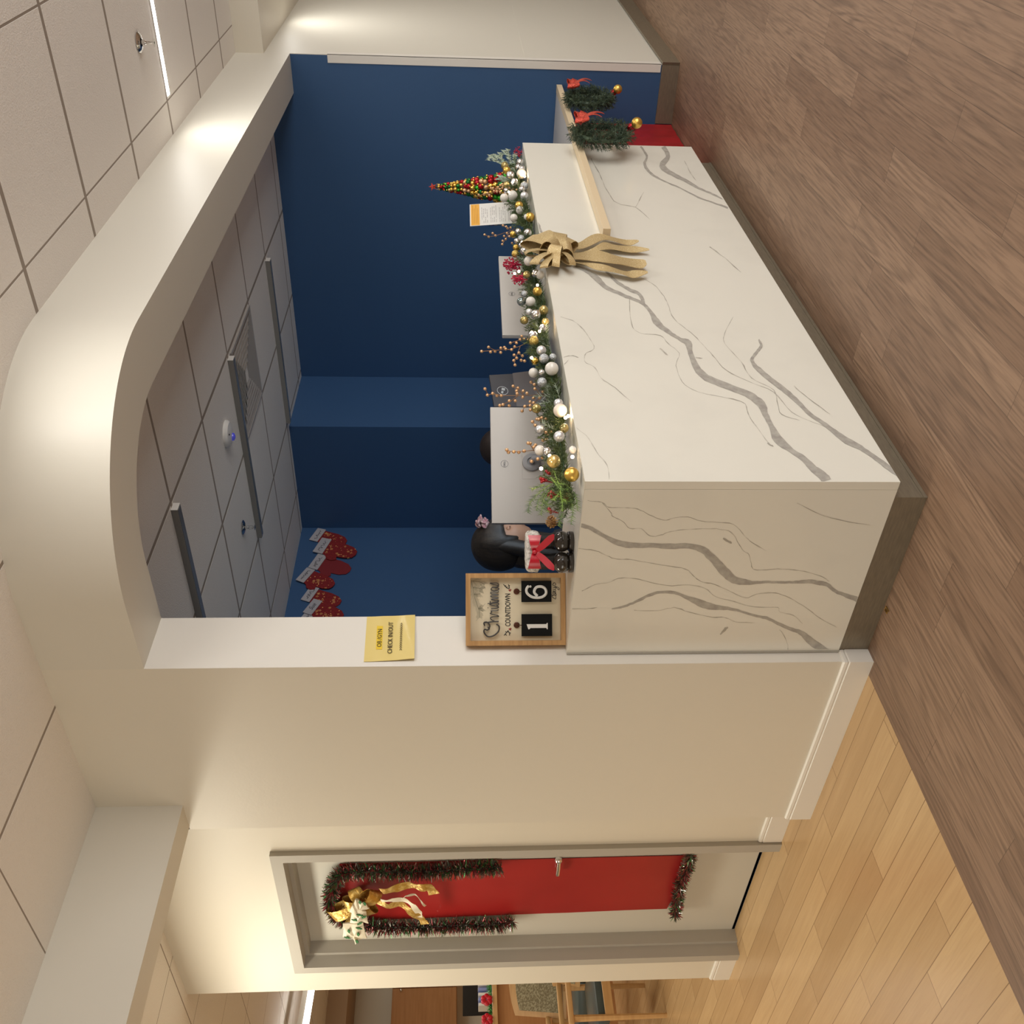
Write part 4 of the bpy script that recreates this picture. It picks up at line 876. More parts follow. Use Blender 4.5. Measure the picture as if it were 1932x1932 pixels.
# dark device
c = at(985, 738, 4.5); dM = frame_mat((c.x-.0, c.y, 0), (RT+FW*-.35).normalized().xyz*1.0 if False else V((RT.x, RT.y, 0)), V((0, 0, 1)))
dv = thing('desktop_device', (c.x, c.y, .76), 'dark grey boxy device with a pale oval emblem between the two monitors', 'device')
a = MB(dM); wL, wR = -.075, .105
a.add([(wL, -.02, .765), (wR, -.02, .765), (wR, .14, .765), (wL, .14, .765), (wL-.00, -.01, 1.262), (wR-.03, -.005, 1.285), (wR-.03, .06, 1.285), (wL, .06, 1.262)],
      [(0, 3, 2, 1), (4, 5, 6, 7), (0, 1, 5, 4), (1, 2, 6, 5), (2, 3, 7, 6), (3, 0, 4, 7)])
hs = a.build('housing', mat('charcoal_plastic', (.060, .056, .062), .42), dv, smooth=0)
a = MB(dM); a.add([(wR+.001, -.0205, 1.0), (wL-.001, -.0205, 1.0), (wL-.0005, -.0155, 1.155), (wR-.021, -.0130, 1.175)], [(1, 0, 3, 2)]); a.build('lower_panel', mat('grey_panel', (.14, .12, .115), .5), dv, smooth=0)
a = MB(dM @ Matrix.Translation((.0, -.0125, 1.222)) @ Matrix.Rotation(radians(4), 4, 'X') @ Matrix.Rotation(radians(12), 4, 'Y') @ Matrix.Rotation(pi/2, 4, 'X')); n_ = 40; vs = []
for i in range(n_): q_ = 2*pi*i/n_; vs += [(.020*cos(q_), .036*sin(q_)*.75, 0), (.0175*cos(q_), .033*sin(q_)*.75, 0)]
a.add(vs, [(2*i, 2*((i+1) % n_), 2*((i+1) % n_)+1, 2*i+1) for i in range(n_)]); a.box((-.013, -.005, -.0004), (-.002, .005, .0004)); a.box((.002, -.010, -.0004), (.013, .006, .0004)); a.build('emblem', mat('pale_emblem', (.52, .52, .52), .4), dv, smooth=0)
# ---- people
skin = mat('skin', (.36, .19, .115), .5); skin2 = mat('skin_dark', (.22, .12, .08), .5); hairm = mat('black_hair', (.010, .008, .007), .5, noise_=(60, (.022, .016, .012), .4, .6, 3, (1, 1, .1)), bump=(60, .12))
def skinmesh(nodes, edges, sub=1):
    me = bpy.data.meshes.new('s'); me.from_pydata([n[0] for n in nodes], edges, []); o = bpy.data.objects.new('s', me); COL.objects.link(o)
    md = o.modifiers.new('k', 'SKIN'); 
    for i, n in enumerate(nodes): 
        sv = me.skin_vertices[0].data[i]; sv.radius = n[1] if isinstance(n[1], tuple) else (n[1], n[1]); sv.use_root = (i == 0)
    s2 = o.modifiers.new('s', 'SUBSURF'); s2.levels = sub; s2.render_levels = sub
    dg = bpy.context.evaluated_depsgraph_get(); ev = bpy.data.meshes.new_from_object(o.evaluated_get(dg))
    r_ = ([v.co.copy() for v in ev.vertices], [tuple(p.vertices) for p in ev.polygons]); bpy.data.objects.remove(o); bpy.data.meshes.remove(ev); return r_
def headf(v):
    # unit-ish head in local coords: face towards -y, z up, centre at 0, half height .118
    x, y, z = v
    k = 1-.22*max(0, (-z-.02)/.1)             # jaw narrows
    x *= k
    if y < 0:
        f = max(0, -y/.095)
        y -= .026*math.exp(-((x/.013)**2+((z+.012)/.020)**2))*f          # nose tip
        y -= .012*math.exp(-((x/.010)**2+((z-.012)/.028)**2))*f          # bridge
        y -= .010*math.exp(-((x/.025)**2+((z+.052)/.011)**2))*f          # lips
        y -= .010*math.exp(-((x/.028)**2+((z+.092)/.016)**2))*f          # chin
        y += .011*math.exp(-(((abs(x)-.032)/.016)**2+((z-.012)/.013)**2))*f  # sockets
        y -= .005*math.exp(-(((abs(x)-.034)/.022)**2+((z-.036)/.010)**2))*f  # brow
        y -= .006*math.exp(-(((abs(x)-.045)/.022)**2+((z+.022)/.022)**2))*f  # cheek
    return V((x, y, z))
def person(loc, face, label, sm, shirtc, hairfun, clip=None):
    hz = loc[2]; Mh = frame_mat(loc, V((-face[1], face[0], 0))*1.0)      # local -y is where the face points
    t = thing('person', (loc[0], loc[1], 0), label, 'person')
    b_ = MB(Mh); b_.ball((0, 0, 0), 1, 40, 30, (.076, .095, .118), f=headf)
    for s_ in (-1, 1): b_.ball((s_*.076, .006, -.004), .030, 12, 10, (.30, .62, 1))
    g = .045
    nodes = [((0, .02, -.10), .052), ((0, .03, -.20), .060), ((0, .05, -.30), (.11, .09)), ((0, .06, -.50), (.13, .10)), ((0, .06, -.68), (.15, .12))]
    ed = [(0, 1), (1, 2), (2, 3), (3, 4)]
    for s_ in (-1, 1):
        n_ = len(nodes); nodes += [((s_*.17, .06, -.24), .055), ((s_*.22, .02, -.48), .042), ((s_*.15, -.22, -.49), .032), ((s_*.14, -.28, -.49), (.032, .018))]
        ed += [(2, n_), (n_, n_+1), (n_+1, n_+2), (n_+2, n_+3)]
        for f_ in range(4):
            q_ = len(nodes); fx = s_*.14+(f_-1.5)*.018; L_ = (.035, .042, .040, .030)[f_]
            nodes += [((fx, -.315, -.488), .0085), ((fx, -.315-L_*.6, -.494), .008), ((fx, -.315-L_, -.505), .007)]; ed += [(n_+3, q_), (q_, q_+1), (q_+1, q_+2)]
        q_ = len(nodes); nodes += [((s_*.14-s_*.035, -.285, -.495), .010), ((s_*.14-s_*.048, -.315, -.503), .008)]; ed += [(n_+3, q_), (q_, q_+1)]
        n_ = len(nodes); nodes += [((s_*.10, .02, -.74), .085), ((s_*.11, -.36, -.76), .062), ((s_*.11, -.38, -1.14), .042), ((s_*.11, -.46, -1.20+0), .034)]
        ed += [(4, n_), (n_, n_+1), (n_+1, n_+2), (n_+2, n_+3)]
    vs, fs = skinmesh(nodes, ed); b_.add(vs, fs)
    body = b_.build('body', sm, t, smooth=70)
    # shirt: inflated copy of torso and arms
    sv = MB(Mh); nn_ = [((0, .045, -.235), (.075, .065)), ((0, .05, -.30), (.135, .105)), ((0, .06, -.50), (.15, .12)), ((0, .06, -.72), (.165, .135))]; ee = [(0, 1), (1, 2), (2, 3)]
    for s_ in (-1, 1):
        n_ = len(nn_); nn_ += [((s_*.17, .06, -.25), .066), ((s_*.22, .02, -.48), .054), ((s_*.165, -.17, -.525), .043)]; ee += [(1, n_), (n_, n_+1), (n_+1, n_+2)]
    vs, fs = skinmesh(nn_, ee); sv.add(vs, fs); sv.build('shirt', mat('shirt', shirtc, .8), t, smooth=70)
    tv = MB(Mh); nn_ = [((0, .06, -.72), (.17, .14))]; ee = []
    for s_ in (-1, 1): n_ = len(nn_); nn_ += [((s_*.10, .02, -.76), .10), ((s_*.11, -.36, -.77), .075), ((s_*.11, -.38, -1.08), .055)]; ee += [(0, n_), (n_, n_+1), (n_+1, n_+2)]
    vs, fs = skinmesh(nn_, ee); tv.add(vs, fs); tv.build('trousers', mat('trousers', (.02, .022, .03), .8), t, smooth=70)
    for s_ in (-1, 1):
        a = MB(Mh); a.ball((s_*.031, -.076, .012), .0125, 14, 10); a.build('eyelid', sm, t, smooth=60)
        a = MB(Mh); a.tube([(s_*.019, -.085, .008), (s_*.031, -.0885, .005), (s_*.043, -.083, .008)], [.0008, .0018, .0008], 6); a.build('eyelash', hairm, t)
        pass
        a = MB(Mh); a.tube([(s_*.016, -.092, .033), (s_*.032, -.094, .039), (s_*.048, -.083, .034)], [.002, .003, .0015], 6); a.build('eyebrow', hairm, t)
    a = MB(Mh); a.ball((0, -.098, -.052), 1, 14, 8, (.021, .007, .0075)); a.build('lips', mat('lips', (.34, .11, .10), .4), t, smooth=60)
    hairfun(Mh, t)
    return t
def hair_long(Mh, t):
    a = MB(Mh)
    def hf(v):
        x, y, z = v; 
        if y < -.05 and z < .048+x*.25: y = -.05+(y+.05)*.12
        n_ = noise.noise(V((x*30, y*30, z*5)))*.006
        return V((x+n_, y+n_, z))
    a.ball((0, .016, .055), 1, 36, 26, (.108, .128, .130), f=hf)
    nodes = [((0, .05, .02), .085), ((0, .075, -.10), (.095, .06)), ((0, .085, -.22), (.09, .045)), ((0, .085, -.33), (.06, .03))]
    vs, fs = skinmesh(nodes, [(0, 1), (1, 2), (2, 3)], 2); a.add(vs, fs)
    for s_ in (-1, 1):
        vs, fs = skinmesh([((s_*.068, -.012, .08), .040), ((s_*.080, -.004, -.02), .040), ((s_*.088, .018, -.12), .042), ((s_*.10, .03, -.24), .028), ((s_*.095, .03, -.32), .014)], [(0, 1), (1, 2), (2, 3), (3, 4)], 2); a.add(vs, fs)
    a.build('hair', hairm, t, smooth=70, label='long black hair')
def hair_short(Mh, t):
    a = MB(Mh)
    def hf(v):
        x, y, z = v
        if y < -.05 and z < .055: y = -.05+(y+.05)*.1
        return V((x, y, z))
    a.ball((0, .012, .024), 1, 30, 22, (.094, .110, .112), f=hf); a.build('hair', mat('dark_brown_hair', (.020, .012, .010), .5), t, smooth=70)
hp_ = at(963, 1022, 4.42)
p1_ = person(hp_, V((RT.x*.86-FW.x*.30, RT.y*.86-FW.y*.30, 0)).normalized(), 'person with long black hair and a pink hair flower, seated behind the nearer monitor', skin, (.02, .02, .024), hair_long)
hq = at(950, 840, 5.35)
person(hq, V((RT.x, RT.y, 0)).normalized(), 'person with short dark hair almost hidden behind the nearer monitor', skin2, (.03, .03, .04), hair_short)
a = MB(); r5 = random.Random(4); cc = at(911, 985, 4.36)
for i in range(13):
    q_ = cc+RT*r5.uniform(-.024, .022)+UP*r5.uniform(-.024, .024)+FW*r5.uniform(-.012, .012); a.M = Matrix.Translation(q_) @ Matrix.Rotation(r5.uniform(0, 6), 4, (r5.random()+.01, r5.random(), r5.random()))
    a.ball((0, 0, 0), .019, 12, 8, (1, .85, .35))
a.M = None; a.tube([cc-UP*.01, cc-RT*.03-UP*.015+FW*.02, cc-RT*.05-UP*.03+FW*.04], .007, 8)
a.build('hair_flower', mat('dusty_pink', (.30, .13, .15), .8, noise_=(50, (.42, .30, .28), .4, .6, 2)), p1_, smooth=60, label='dusty pink fabric hair flower')
# ================================================================ mitten cut-outs on the blue back wall
mt_felt = mat('red_felt', (.24, .010, .012), .85, noise_=(60, (.18, .006, .008), .4, .6, 3)); mt_plain = mat('plain_red_card', (.20, .012, .018), .8)
mt_cuff = mat('grey_card', (.42, .40, .42), .8); mt_gold = mat('gold_print', (.90, .50, .16), .6); mt_ink = mat('marker_ink', (.03, .03, .045), .7)
YM = 3.079; r6 = random.Random(9)
def mitten(cxy, L, ang, label, plain=False, word=None, lift=0, flip=1):
    o = px(*cxy, 1, YM); o.y = YM-lift                       # centre of the cuff / hand joint
    Mm = Matrix.Translation(o) @ Matrix.Rotation(radians(ang), 4, 'Y')
    t = thing('mitten_cutout', o, label, 'paper mitten', 'mitten cut-outs on the blue wall')
    w_ = L*.31
    P = [(-w_, 0), (w_, 0), (w_*1.02, -L*.25), (w_*1.08, -L*.5), (w_*.92, -L*.8), (w_*.5, -L*.97), (0, -L), (-w_*.5, -L*.95), (-w_*.85, -L*.75), (-w_*.95, -L*.5), (-w_*1.35, -L*.55), (-w_*1.65, -L*.42), (-w_*1.6, -L*.26), (-w_*1.2, -L*.15)]
    P = [(p[0]*flip, p[1]) for p in P]
    if flip < 0: P = P[::-1]
    a = MB(Mm); a.prism(P, 0, .004, 1); a.build('hand', mt_plain if plain else mt_felt, t, smooth=0)
    if not plain:
        a = MB(Mm)
        for i in range(24):
            x = r6.uniform(-.8, .8)*w_; z = -L*r6.uniform(.08, .88); n_ = r6.choice((4, 5, 6)); rr = r6.choice((.004, .006, .010, .012))
            if rr > .009:
                for q in range(n_):
                    c_, s_ = cos(2*pi*q/n_), sin(2*pi*q/n_); a.prism([(x+c_*rr*.3-s_*.0018, z+s_*rr*.3+c_*.0018), (x+c_*rr*1.2, z+s_*rr*1.2), (x+c_*rr*.3+s_*.0018, z+s_*rr*.3-c_*.0018)], -.0006, .0, 1)
            else: a.prism([(x+rr*.7*cos(q*pi/3), z+rr*.7*sin(q*pi/3)) for q in range(6)], -.0006, .0, 1)
        a.build('gold_flowers', mt_gold, t, smooth=0)
    a = MB(Mm @ Matrix.Rotation(radians(-4), 4, 'Y')); a.prism([(-w_*1.15, -L*.02), (w_*1.15, -L*.02), (w_*1.12, L*.30), (-w_*1.12, L*.30)], -.004, .0005, 1); cf = a.build('cuff', mt_cuff, t, smooth=0)
    a = MB(Mm @ Matrix.Rotation(radians(-4), 4, 'Y'))
    if word: a.text(word, L*.22, TX(Matrix.Identity(4), 0, L*.14, -.0046), .0003, shear=.3, sx=.95)
    else:
        x = -w_*.8; st = []
        while x < w_*.8: st.append((x, L*(.13+r6.uniform(-.06, .07)))); x += .007
        stroke(a, st, -.0046, .0016, n=3)
    a.build('handwriting', mt_ink, cf, smooth=0)
# centre of cuff joint in photograph points, length, lean
for (c, L, ang, lb, pl, wd, lf, fl_) in [
    ((606, 1011), .20, 24, 'flowered red mitten cut-out next to the dark column corner, topmost and farthest from the jamb', False, None, .000, 1),
    ((616, 1033), .23, 22, 'flowered red mitten cut-out lying over its neighbour, the lowest hanging of the row', False, None, .008, 1),
    ((607, 1062), .22, 24, 'plain dark red mitten cut-out without flowers', True, None, .000, 1),
    ((583, 1089), .20, 30, 'flowered red mitten cut-out hung highest beside the plain one, its cuff blank', False, None, .008, 1),
    ((592, 1123), .20, 25, 'flowered red mitten cut-out partly under the one reading Sue', False, None, .000, 1),
    ((597, 1149), .20, 28, 'flowered red mitten cut-out with Sue written on its cuff', False, 'Sue', .008, 1),
    ((582, 1172), .20, 28, 'mitten cut-out mostly hidden behind the white jamb', False, None, .000, 1)]:
    mitten(c, L*1.08, ang, lb, pl, wd, lf, fl_)
# ================================================================ wreaths
def wreath(c, R, label):
    t = thing('christmas_wreath', c, label, 'wreath', 'wreaths hanging on the low desk')
    a = MB(); rw = random.Random(int(R*1e4))
    a.tube([c+V((cos(2*pi*i/30)*R*.78, 0, sin(2*pi*i/30)*R*.78)) for i in range(31)], .012, 6, False)
    for i in range(520):
        th = 2*pi*i/520; o_ = V((cos(th), 0, sin(th))); tg = V((-sin(th), 0, cos(th))); q = rw.uniform(0, 2*pi)
        d = o_*cos(q)+V((0, 1, 0))*sin(q)*.95+tg*.55; p = c+o_*R*(.70+.10*(i % 2)); L = .062*R/.17
        e = p+d.normalized()*L
        if e.y > -.058: d.y = -abs(d.y)*.2
        for j in range(17):
            t_ = j/17; o2 = V((rw.gauss(0, 1), rw.gauss(0, 1), rw.gauss(0, 1))).normalized(); a.needle(p+d.normalized()*L*t_, d.normalized()*.8+o2, .019, .0018)
    for i, v in enumerate(a.v):
        if v.y > -.056: a.v[i].y = -.056-rw.random()*.003
    a.build('foliage', M['pine_w'], t, smooth=0)
    top = c+V((-.02, -.065, R*.74))
    for (dx, dz) in ((-1, .25), (1, .15), (-.8, -.25), (.8, -.35)): loop(top, V((dx, -.25, dz)), .075*R/.17, .020, .022, 'bow_loop', 'redglit', t)
    a = MB(); a.ball(top+V((0, -.012, 0)), .014, 10, 8); a.build('bow_knot', M['redglit'], t, smooth=60)
    for (dx, L) in ((-.020, .11), (.045, .13)):
        pts = [top+V((dx*q*.9, -.014-.030*sin(q*2.4), -L*q*R/.17)) for q in [i/9 for i in range(10)]]
        a = MB(); a.ribbon(pts, [V((.013, 0, .003))]*10, .0008); a.build('ribbon_tail', M['redglit'], t, smooth=60)
    b_ = c+V((.012, -.035, -R*1.05))
    for (o_, r_, mt, lb) in ((V((.0, -.022, -.012)), .030, 'goldm', 'gold bauble'), (V((.028, .008, .012)), .022, 'redball', 'red bauble')):
        a = MB(); a.ball(b_+o_*(R/.17), r_*R/.17, 18, 12); a.build('bauble', M[mt], t, smooth=60, label=lb)
M['pine_w'] = mat('wreath_needles', (.030, .055, .032), .6, noise_=(26, (.075, .11, .06), .4, .62, 2))
c1 = px(1135, 252, 1, -.115); c2_ = px(1112, 186, 1, -.11)
wreath(c1, .168, 'green wreath with a red bow hanging nearest the quartz counter end'); wreath(c2_, .150, 'green wreath with a red bow hanging farther away against the blue wall')
# ================================================================ door decorations
XD = .186
P4 = [px(640, 1630, 0, XD), px(640, 1738, 0, XD), px(1258, 1714, 0, XD), px(1314, 1613, 0, XD)]
a = MB(); nn = 16
vs = []
for i in range(nn+1):
    for j in range(9):
        u_, v_ = i/nn, j/8; p = P4[0].lerp(P4[1], v_).lerp(P4[3].lerp(P4[2], v_), u_); p.x = XD-.0012-.0022*abs(noise.noise(V((p.y*5, p.z*4, 0)))); vs.append(p)
n0 = len(vs); vs2 = vs+[V((XD+.0006, v.y, v.z)) for v in vs]; fs = []
for i in range(nn):
    for j in range(8): q = i*9+j; fs += [(q, q+1, q+10, q+9), (n0+q, n0+q+9, n0+q+10, n0+q+1)]
rim = [j for j in range(9)]+[i*9+8 for i in range(1, nn+1)]+[nn*9+j for j in range(7, -1, -1)]+[i*9 for i in range(nn-1, 0, -1)]
fs += [(rim[i], rim[(i+1) % len(rim)], n0+rim[(i+1) % len(rim)], n0+rim[i]) for i in range(len(rim))]
a.add(vs2, fs); a.build('red_sheet', mat('red_door_paper', (.33, .014, .013), .42, noise_=(3, (.28, .010, .010), .3, .7, 2)), smooth=60, label='large red paper sheet covering the middle of the grey door', cat='paper')
tin = [mat('tinsel_dark', (.11, .115, .085), .3, .4), mat('tinsel_red', (.42, .08, .09), .25, .5), mat('tinsel_silver', (.75, .74, .72), .12, 1), mat('tinsel_green', (.08, .34, .10), .2, .5)]
def tinsel(path, R, n, label, name='tinsel_garland'):
    pts = [px(x, y, 0, XD-.035) for x, y in path]; segs = [(pts[i+1]-pts[i]).length for i in range(len(pts)-1)]; T = sum(segs); rt = random.Random(n)
    a = MB(); a.tube(pts, .004, 6, True, 0)
    for q in range(n):
        s_ = rt.random()*T; i = 0
        while i < len(segs)-1 and s_ > segs[i]: s_ -= segs[i]; i += 1
        p = pts[i].lerp(pts[i+1], min(s_/segs[i], 1)); tg = (pts[i+1]-pts[i]).normalized(); u_ = tg.orthogonal().normalized(); v_ = tg.cross(u_); th = rt.uniform(0, 2*pi)
        d = (u_*cos(th)+v_*sin(th)+tg*rt.uniform(-.5, .5)).normalized(); L = R*rt.uniform(.65, 1.15); 
        if (p+d*L).x > XD-.004: d.x = min(d.x, (XD-.005-p.x)/L); d = V((d.x, d.y, d.z))
        wv = d.cross(V((rt.gauss(0, 1), rt.gauss(0, 1), rt.gauss(0, 1)))).normalized()*.0026
        mid = p+d*L*.55+V((0, 0, rt.uniform(-.003, .003))); k = rt.choices((0, 1, 2, 3), (46, 32, 11, 11))[0]
        a.add([p-wv*.6, p+wv*.6, mid+wv, p+d*L+wv*.3, p+d*L-wv*.3, mid-wv], [(0, 1, 2, 5), (5, 2, 3, 4)], k)
    return a.build(name, tin, smooth=0, label=label, cat='tinsel')
tinsel([(945,1636),(880,1640),(800,1645),(730,1646),(665,1645),(638,1652),(625,1680),(622,1705),(635,1728),(655,1741),(720,1750),(800,1750),(870,1746),(940,1745),(968,1738)], .047, 6000, 'long green and red tinsel garland looped over the top of the red door paper')
tinsel([(1304,1612),(1296,1640),(1284,1668),(1278,1700),(1274,1728)], .037, 1300, 'short tinsel strand across the foot of the red door paper')
db = thing('holly_bow', px(685, 1700, 0, .12), 'gold ribbon bow with white holly-print loops on the tinsel at the top of the door', 'bow')
M['goldsatin'] = mat('crushed_gold', (.58, .34, .07), .32, .6, noise_=(40, (.80, .58, .20), .45, .65, 3), bump=(60, .5))
M['hollyw'] = mat('white_print_ribbon', (.72, .66, .52), .45)
Cb = px(683, 1695, 0, .125); NX = V((-1, 0, 0))
def dpx(cx, cy, x=.125): return px(580+cx/6.9, 1580+cy/6.9, 0, x)
for (cx, cy, wd_, bu, mt) in [(480,830,.030,.03,'goldsatin'),(300,980,.032,.035,'goldsatin'),(600,650,.026,.03,'goldsatin'),(900,680,.038,.045,'goldsatin'),(850,950,.030,.035,'goldsatin'),(520,1130,.020,.02,'goldsatin')]:
    e = dpx(cx, cy); d = e-Cb; d.x = -.006; loop(Cb, d, max(d.length, .04), wd_, bu, 'ribbon_loop', mt, db, NX)
for k_, (Q, mt, xx) in enumerate([([(640,640),(760,690),(820,760),(690,850),(560,800)], 'hollyw', .062), ([(600,690),(780,780),(810,930),(570,920)], 'hollyw', .052), ([(480,920),(740,910),(790,1110),(690,1110),(640,1190),(590,1060),(480,1090)], 'hollyw', .047)]):
    a = MB(); pp = [dpx(cx, cy, .125) for cx, cy in Q]; c_ = sum(pp, V())/len(pp); n_ = len(pp)
    ol = []
    for i in range(n_):
        for s_ in range(4): q_ = pp[i].lerp(pp[(i+1) % n_], s_/4); ol.append(q_+(c_-q_)*.05*sin(s_*pi/4))
    m_ = len(ol); vs = []; RG = (1, .8, .55, .25)
    for k2, g_ in enumerate(RG):
        for i, p in enumerate(ol): q_ = c_+(p-c_)*g_; vs.append(V((xx-.010*(1-g_*g_)+.004*sin(i*1.57), q_.y, q_.z)))
    vs.append(V((xx-.010, c_.y, c_.z))); fs = [(k2*m_+i, k2*m_+(i+1) % m_, (k2+1)*m_+(i+1) % m_, (k2+1)*m_+i) for k2 in range(3) for i in range(m_)]+[(3*m_+i, 3*m_+(i+1) % m_, 4*m_) for i in range(m_)]
    nb = len(vs); vs += [V((xx+.006+.004*sin(i*1.57), p.y, p.z)) for i, p in enumerate(ol)]; fs += [((i+1) % m_, i, nb+i, nb+(i+1) % m_) for i in range(m_)]+[tuple(range(nb+m_-1, nb-1, -1))]
    a.add(vs, fs); a.k = 1; b_ = a
    for (cx, cy) in [[(700,650),(760,665)], [(700,790),(635,855),(755,815),(700,900)], [(690,950),(680,1030),(560,985),(540,1070),(665,1120)]][k_]:
        p = dpx(cx, cy); L = .017; q = (cx*7+cy) % 6; ca, sa = cos(q), sin(q)
        lf = [(-L, 0), (-L*.5, L*.32), (-L*.15, L*.22), (L*.1, L*.42), (L*.4, L*.2), (L, 0), (L*.4, -L*.25), (L*.1, -L*.42), (-L*.2, -L*.2), (-L*.5, -L*.36)]
        b_.prism([(p.y+u_*ca-v_*sa, p.z+u_*sa+v_*ca) for u_, v_ in lf], xx-.0125, xx-.0085, 0)
    a.build('printed_loop', [M['hollyw'], mat('holly_green', (.03, .16, .05), .5)], db, smooth=40, label='white ribbon loop printed with holly')
for (P, wd_, mt, xs) in [([(960,700),(1120,660),(1300,640),(1450,640),(1560,640),(1650,740)], .028, 'goldsatin', .10), ([(930,830),(1050,880),(1200,880),(1330,940),(1440,1020),(1530,1130)], .022, 'goldsatin', .09), ([(960,820),(1100,800),(1250,830),(1380,880),(1450,970),(1460,1040)], .015, 'hollyw', .085), ([(1200,800),(1280,750),(1400,760),(1480,820),(1540,890)], .004, 'hollyw', .10)]:
    pts = [dpx(cx, cy, xs) for cx, cy in P]; dn = []
    for i in range(len(pts)-1):
        for s_ in range(5): dn.append(pts[i].lerp(pts[i+1], s_/5)+V((-.007*sin((i*5+s_)*.45), 0, 0)))
    dn.append(pts[-1]); ws = []
    for i in range(len(dn)):
        t_ = dn[min(i+1, len(dn)-1)]-dn[max(i-1, 0)]; t_.x = 0; t_.normalize(); ws.append(t_.cross(NX).normalized()*wd_*(.92+.08*sin(i*1.3))+V((.004*sin(i*.6), 0, 0)))
    a = MB(); a.ribbon(dn, ws, .0009); a.build('ribbon_tail', M[mt], db, smooth=50)
# ================================================================ little brass clip on the brown floor
fc = px(1672, 1152, 2, .004); t = thing('floor_clip', V((fc.x, fc.y, 0)), 'tiny brass clip lying on the brown floor beside the counter base', 'clip')
a = MB(); g_ = [(-.012, -.008), (.012, -.008), (.012, .008), (-.006, .008), (-.006, 0), (.006, 0)]; a.tube([V((fc.x+q[0], fc.y+q[1], .002)) for q in g_], .0018, 6); a.build('wire', mat('brass', (.62, .42, .12), .3, 1), t)
# ================================================================ room beyond the corridor
wood = mat('maple_veneer', (.47, .235, .10), .38, noise_=(3, (.40, .19, .075), .3, .7, 5, (1, 1, 12))); woodl = mat('light_beech', (.62, .39, .18), .35, noise_=(4, (.54, .32, .14), .3, .7, 4, (1, 1, 10)))
def Pd(x, y, d): q = at(x, y, d); return q
# wall cabinet hung on the far wall
A_ = px(737, 1932, 1, 9.40); B_ = px(862, 1864, 1, 9.40)
cb = thing('wall_cabinet', V((2.6, 9.55, 2.0)), 'maple wall cabinet on the far wall seen past the end of the left wall', 'cabinet')
MB().box((1.9, 9.42, B_.z), (4.4, 9.749, A_.z)).build('carcass', wood, cb, smooth=0)
for i in range(5):
    x0 = 1.905+i*.5; dd = MB().bbox((x0, 9.40, B_.z+.005), (x0+.49, 9.419, A_.z-.005), .003).build('cabinet_door', wood, cb, smooth=0)
    a = MB(); a.tube([(x0+.06, 9.40, B_.z+.05), (x0+.06, 9.375, B_.z+.06), (x0+.06, 9.375, B_.z+.15), (x0+.06, 9.40, B_.z+.16)], .006, 8); a.build('handle', M['chrome'], dd)
    for z_ in (A_.z-.10,): a = MB(); a.ball((x0+.47, 9.398, z_), .018, 8, 6); a.build('hinge', M['chrome'], dd)
# reception desk in the far room
D1 = 8.4; pt = Pd(930, 1900, D1); dzt = pt.z
bd = thing('back_reception_desk', V((pt.x, pt.y, 0)), 'orange-brown wooden desk front with a light top edge in the far room', 'desk')
yb = pt.y
MB().box((pt.x-1.6, yb, 0), (pt.x+2.0, yb+.03, dzt-.04)).build('front_panel', wood, bd, smooth=0)
MB().bbox((pt.x-1.62, yb-.03, dzt-.04), (pt.x+2.02, yb+.30, dzt), .004).build('desk_top', woodl, bd, smooth=0)
MB().box((pt.x-1.6, yb+.032, dzt-.36), (pt.x+2.0, yb+.8, dzt-.33)).build('work_top', wood, bd, smooth=0)
MB().box((pt.x-1.6, yb+.78, 0), (pt.x-1.57, yb+.8, dzt-.361)).build('leg_panel', wood, bd, smooth=0)
# black monitor standing behind that desk
m0 = Pd(873, 1892, D1+.6); m1 = Pd(873, 1862, D1+.6); mb = Pd(916, 1892, D1+.6)
bm_ = thing('black_monitor', V((m0.x, m0.y, mb.z)), 'black monitor standing on the desk in the far room', 'monitor')
Mq = frame_mat(V((m0.x-.01, m0.y, 0)), RT.xyz)
MB(Mq).bbox((-.12, 0, mb.z-.05), (.26, .03, m0.z), .004).build('housing', M['black'], bm_, smooth=0)
MB(Mq).box((.04, .03, dzt-.329), (.10, .06, m0.z-.1)).build('stand', M['black'], bm_, smooth=0)
MB(Mq).box((-.02, -.02, dzt-.3295), (.16, .12, dzt-.315)).build('stand_base', M['black'], bm_, smooth=0)
# papers in a rack on the desk top
pr = Pd(905, 1862, D1+.08)
pk = thing('paper_stack', V((pr.x, pr.y, dzt)), 'white and blue papers upright on the desk in the far room', 'papers')
Mq2 = frame_mat(V((pr.x, yb+.09, dzt+.0005)), V((1, 0, 0)))
for i in range(6): MB(Mq2).box((-.10+i*.045, .0, 0), (-.075+i*.045, .12, .125)).build('sheet', M['white'] if i % 2 == 0 else mat('blue_sheet', (.25, .30, .60), .6), pk, smooth=0)
# green garland with red bow on the edge of that desk
gg = thing('desk_garland', V((pt.x, yb, dzt)), 'green tinsel garland with red flowers along the top of the far desk', 'garland')
rg = random.Random(8); a = MB()
for i in range(900):
    x = rg.uniform(-1.2, 1.2); d = V((rg.gauss(0, 1), rg.gauss(0, .6), abs(rg.gauss(0, 1))+.1)); a.needle(V((pt.x+x, yb-.005, dzt+.010)), d, .055, .006)
for v in a.v: v.z = max(v.z, dzt+.002)
a.build('tinsel', tin[3], gg, smooth=0)
for dx in (-.42, -.34, -.12, .05, .35):
    a = MB()
    for j in range(6): th = j*pi/3; a.ball((pt.x+dx+cos(th)*.03, yb-.035, dzt+.055+sin(th)*.03), .026, 8, 6, (1, .5, 1))
    a.build('red_flower', M['red'], gg, smooth=60)
